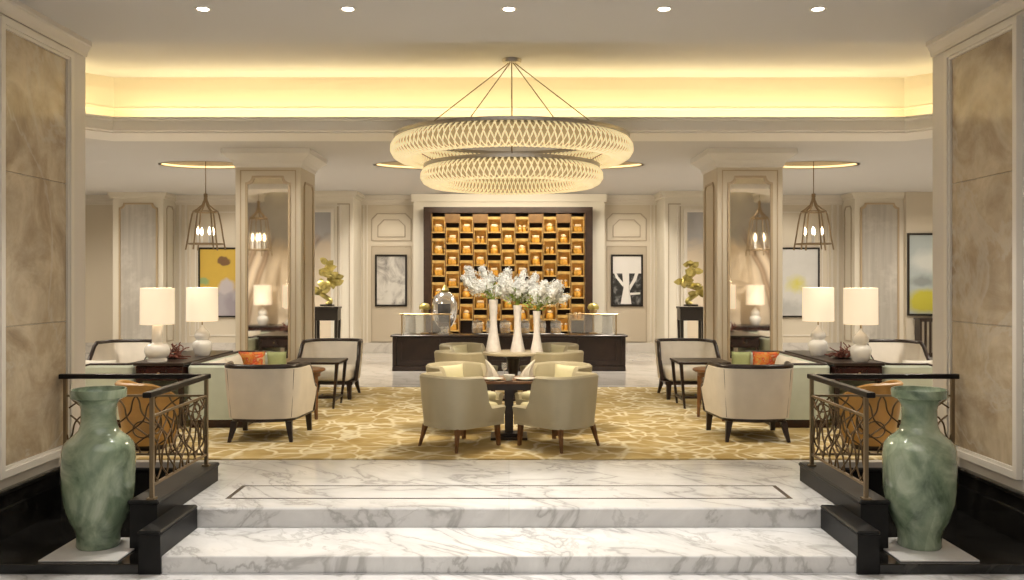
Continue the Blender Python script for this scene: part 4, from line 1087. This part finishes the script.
# hall fill spots, added without fixtures to brighten seating and rear walls
for x in (-6.9, 6.9): spot('hall_fill', (x, 12.8, ZB-.02), 650, 150, .9, (1, .91, .77), (x, 12.8, 0), .15)
for x in (-4.4, 4.4): spot('hall_fill', (x, 9.3, ZR-.02), 330, 90, .9, (1, .91, .77), (x, 10.3, 0), .12)
for x in (-9.1, 9.1): spot('hall_fill', (x, 18.6, ZB-.02), 420, 150, .9, (1, .91, .77), (x, 19.0, 0), .15)
for x in (-3.75, 3.75): spot('column_fill', (x, 12.0, ZB-.02), 190, 85, .9, (1, .91, .77), (x, 14, 1.5), .12)  # added wash for the column fronts, no fixture
for x in (-5.5, 5.5): spot('mural_fill', (x, 10.95, ZB-.02), 760, 100, .9, (1, .91, .77), (x, 8.1, 2.0), .12)  # added spots, brighten the mural that the column mirrors reflect
for x in (-2.65, 2.65, 0): spot('hall_fill', (x, 11.2 if x else 11.6, ZB-.02), 150, 100, .8, (1, .91, .77), (x, 10.9 if x else 11.5, 0), .12)
for x in (-5.6, -2.2, 2.2, 5.6): spot('hall_fill', (x, 17.4, ZB-.02), 620, 150, .9, (1, .91, .77), (x, 18.0, 0), .15)
for x in (-6.6, -2.84, 2.84, 6.6): spot('picture_beam', (x, 19.6, ZB-.02), 160, 80, .8, (1, .91, .77), (x, YB, 1.5), .08)
spot('flower_fill', (0, 11.0, ZB-.32) if 0 else (0, 11.2, ZB-.02), 430, 50, .8, (1, .95, .88), (.08, 13.1, 1.75), .12)  # added spot that lifts the white blossoms
area('portal_beam', (0, 19.9, ZB-.02), 3.4, 110, (1, .86, .64), (math.radians(28), 0, 0), .3)
# chandelier glow
spot('chandelier_glow', (.03, DC, 2.70), 230, 165, .5, (1, .84, .60), (.03, DC, 0), .35)
# lamps
for x, y in ((-4.165, 10.66), (-3.92, 11.5), (4.165, 10.66), (3.95, 11.5)): point('lamp_glow', (x, y, ZK+.92), 9)
# added fill: wide unseen area light under the entrance ceiling
area('lobby_fill', (0, 3.2, ZC-.05), 5.5, 95, (1, .94, .87), (0, 0, 0), 4.5)
w = bpy.data.worlds.new('world'); sc.world = w; w.use_nodes = True
w.node_tree.nodes['Background'].inputs[0].default_value = (1, .94, .87, 1); w.node_tree.nodes['Background'].inputs[1].default_value = .47

# ------------------------------------------------------------------ camera and view
cam = bpy.data.cameras.new('camera'); co = bpy.data.objects.new('camera', cam); COL.objects.link(co)
cam.sensor_width = 36; cam.lens = 900/1024*36; cam.shift_x = 3/1024; cam.shift_y = -10/1024
co.location = (0, 0, 1.75); co.rotation_euler = (PI/2, 0, 0); cam.clip_start = .05
sc.camera = co
vs = sc.view_settings; sc.display_settings.display_device = 'sRGB'
vs.view_transform = 'Standard'; vs.look = 'None'; vs.exposure = 0; vs.gamma = 1; vs.use_curve_mapping = False
cy = sc.cycles
cy.use_denoising = True
try: cy.denoiser = 'OPENIMAGEDENOISE'
except Exception: pass
cy.max_bounces = 7; cy.diffuse_bounces = 4; cy.glossy_bounces = 4; cy.transparent_max_bounces = 8; cy.sample_clamp_indirect = 6
cy.caustics_reflective = False; cy.caustics_refractive = False
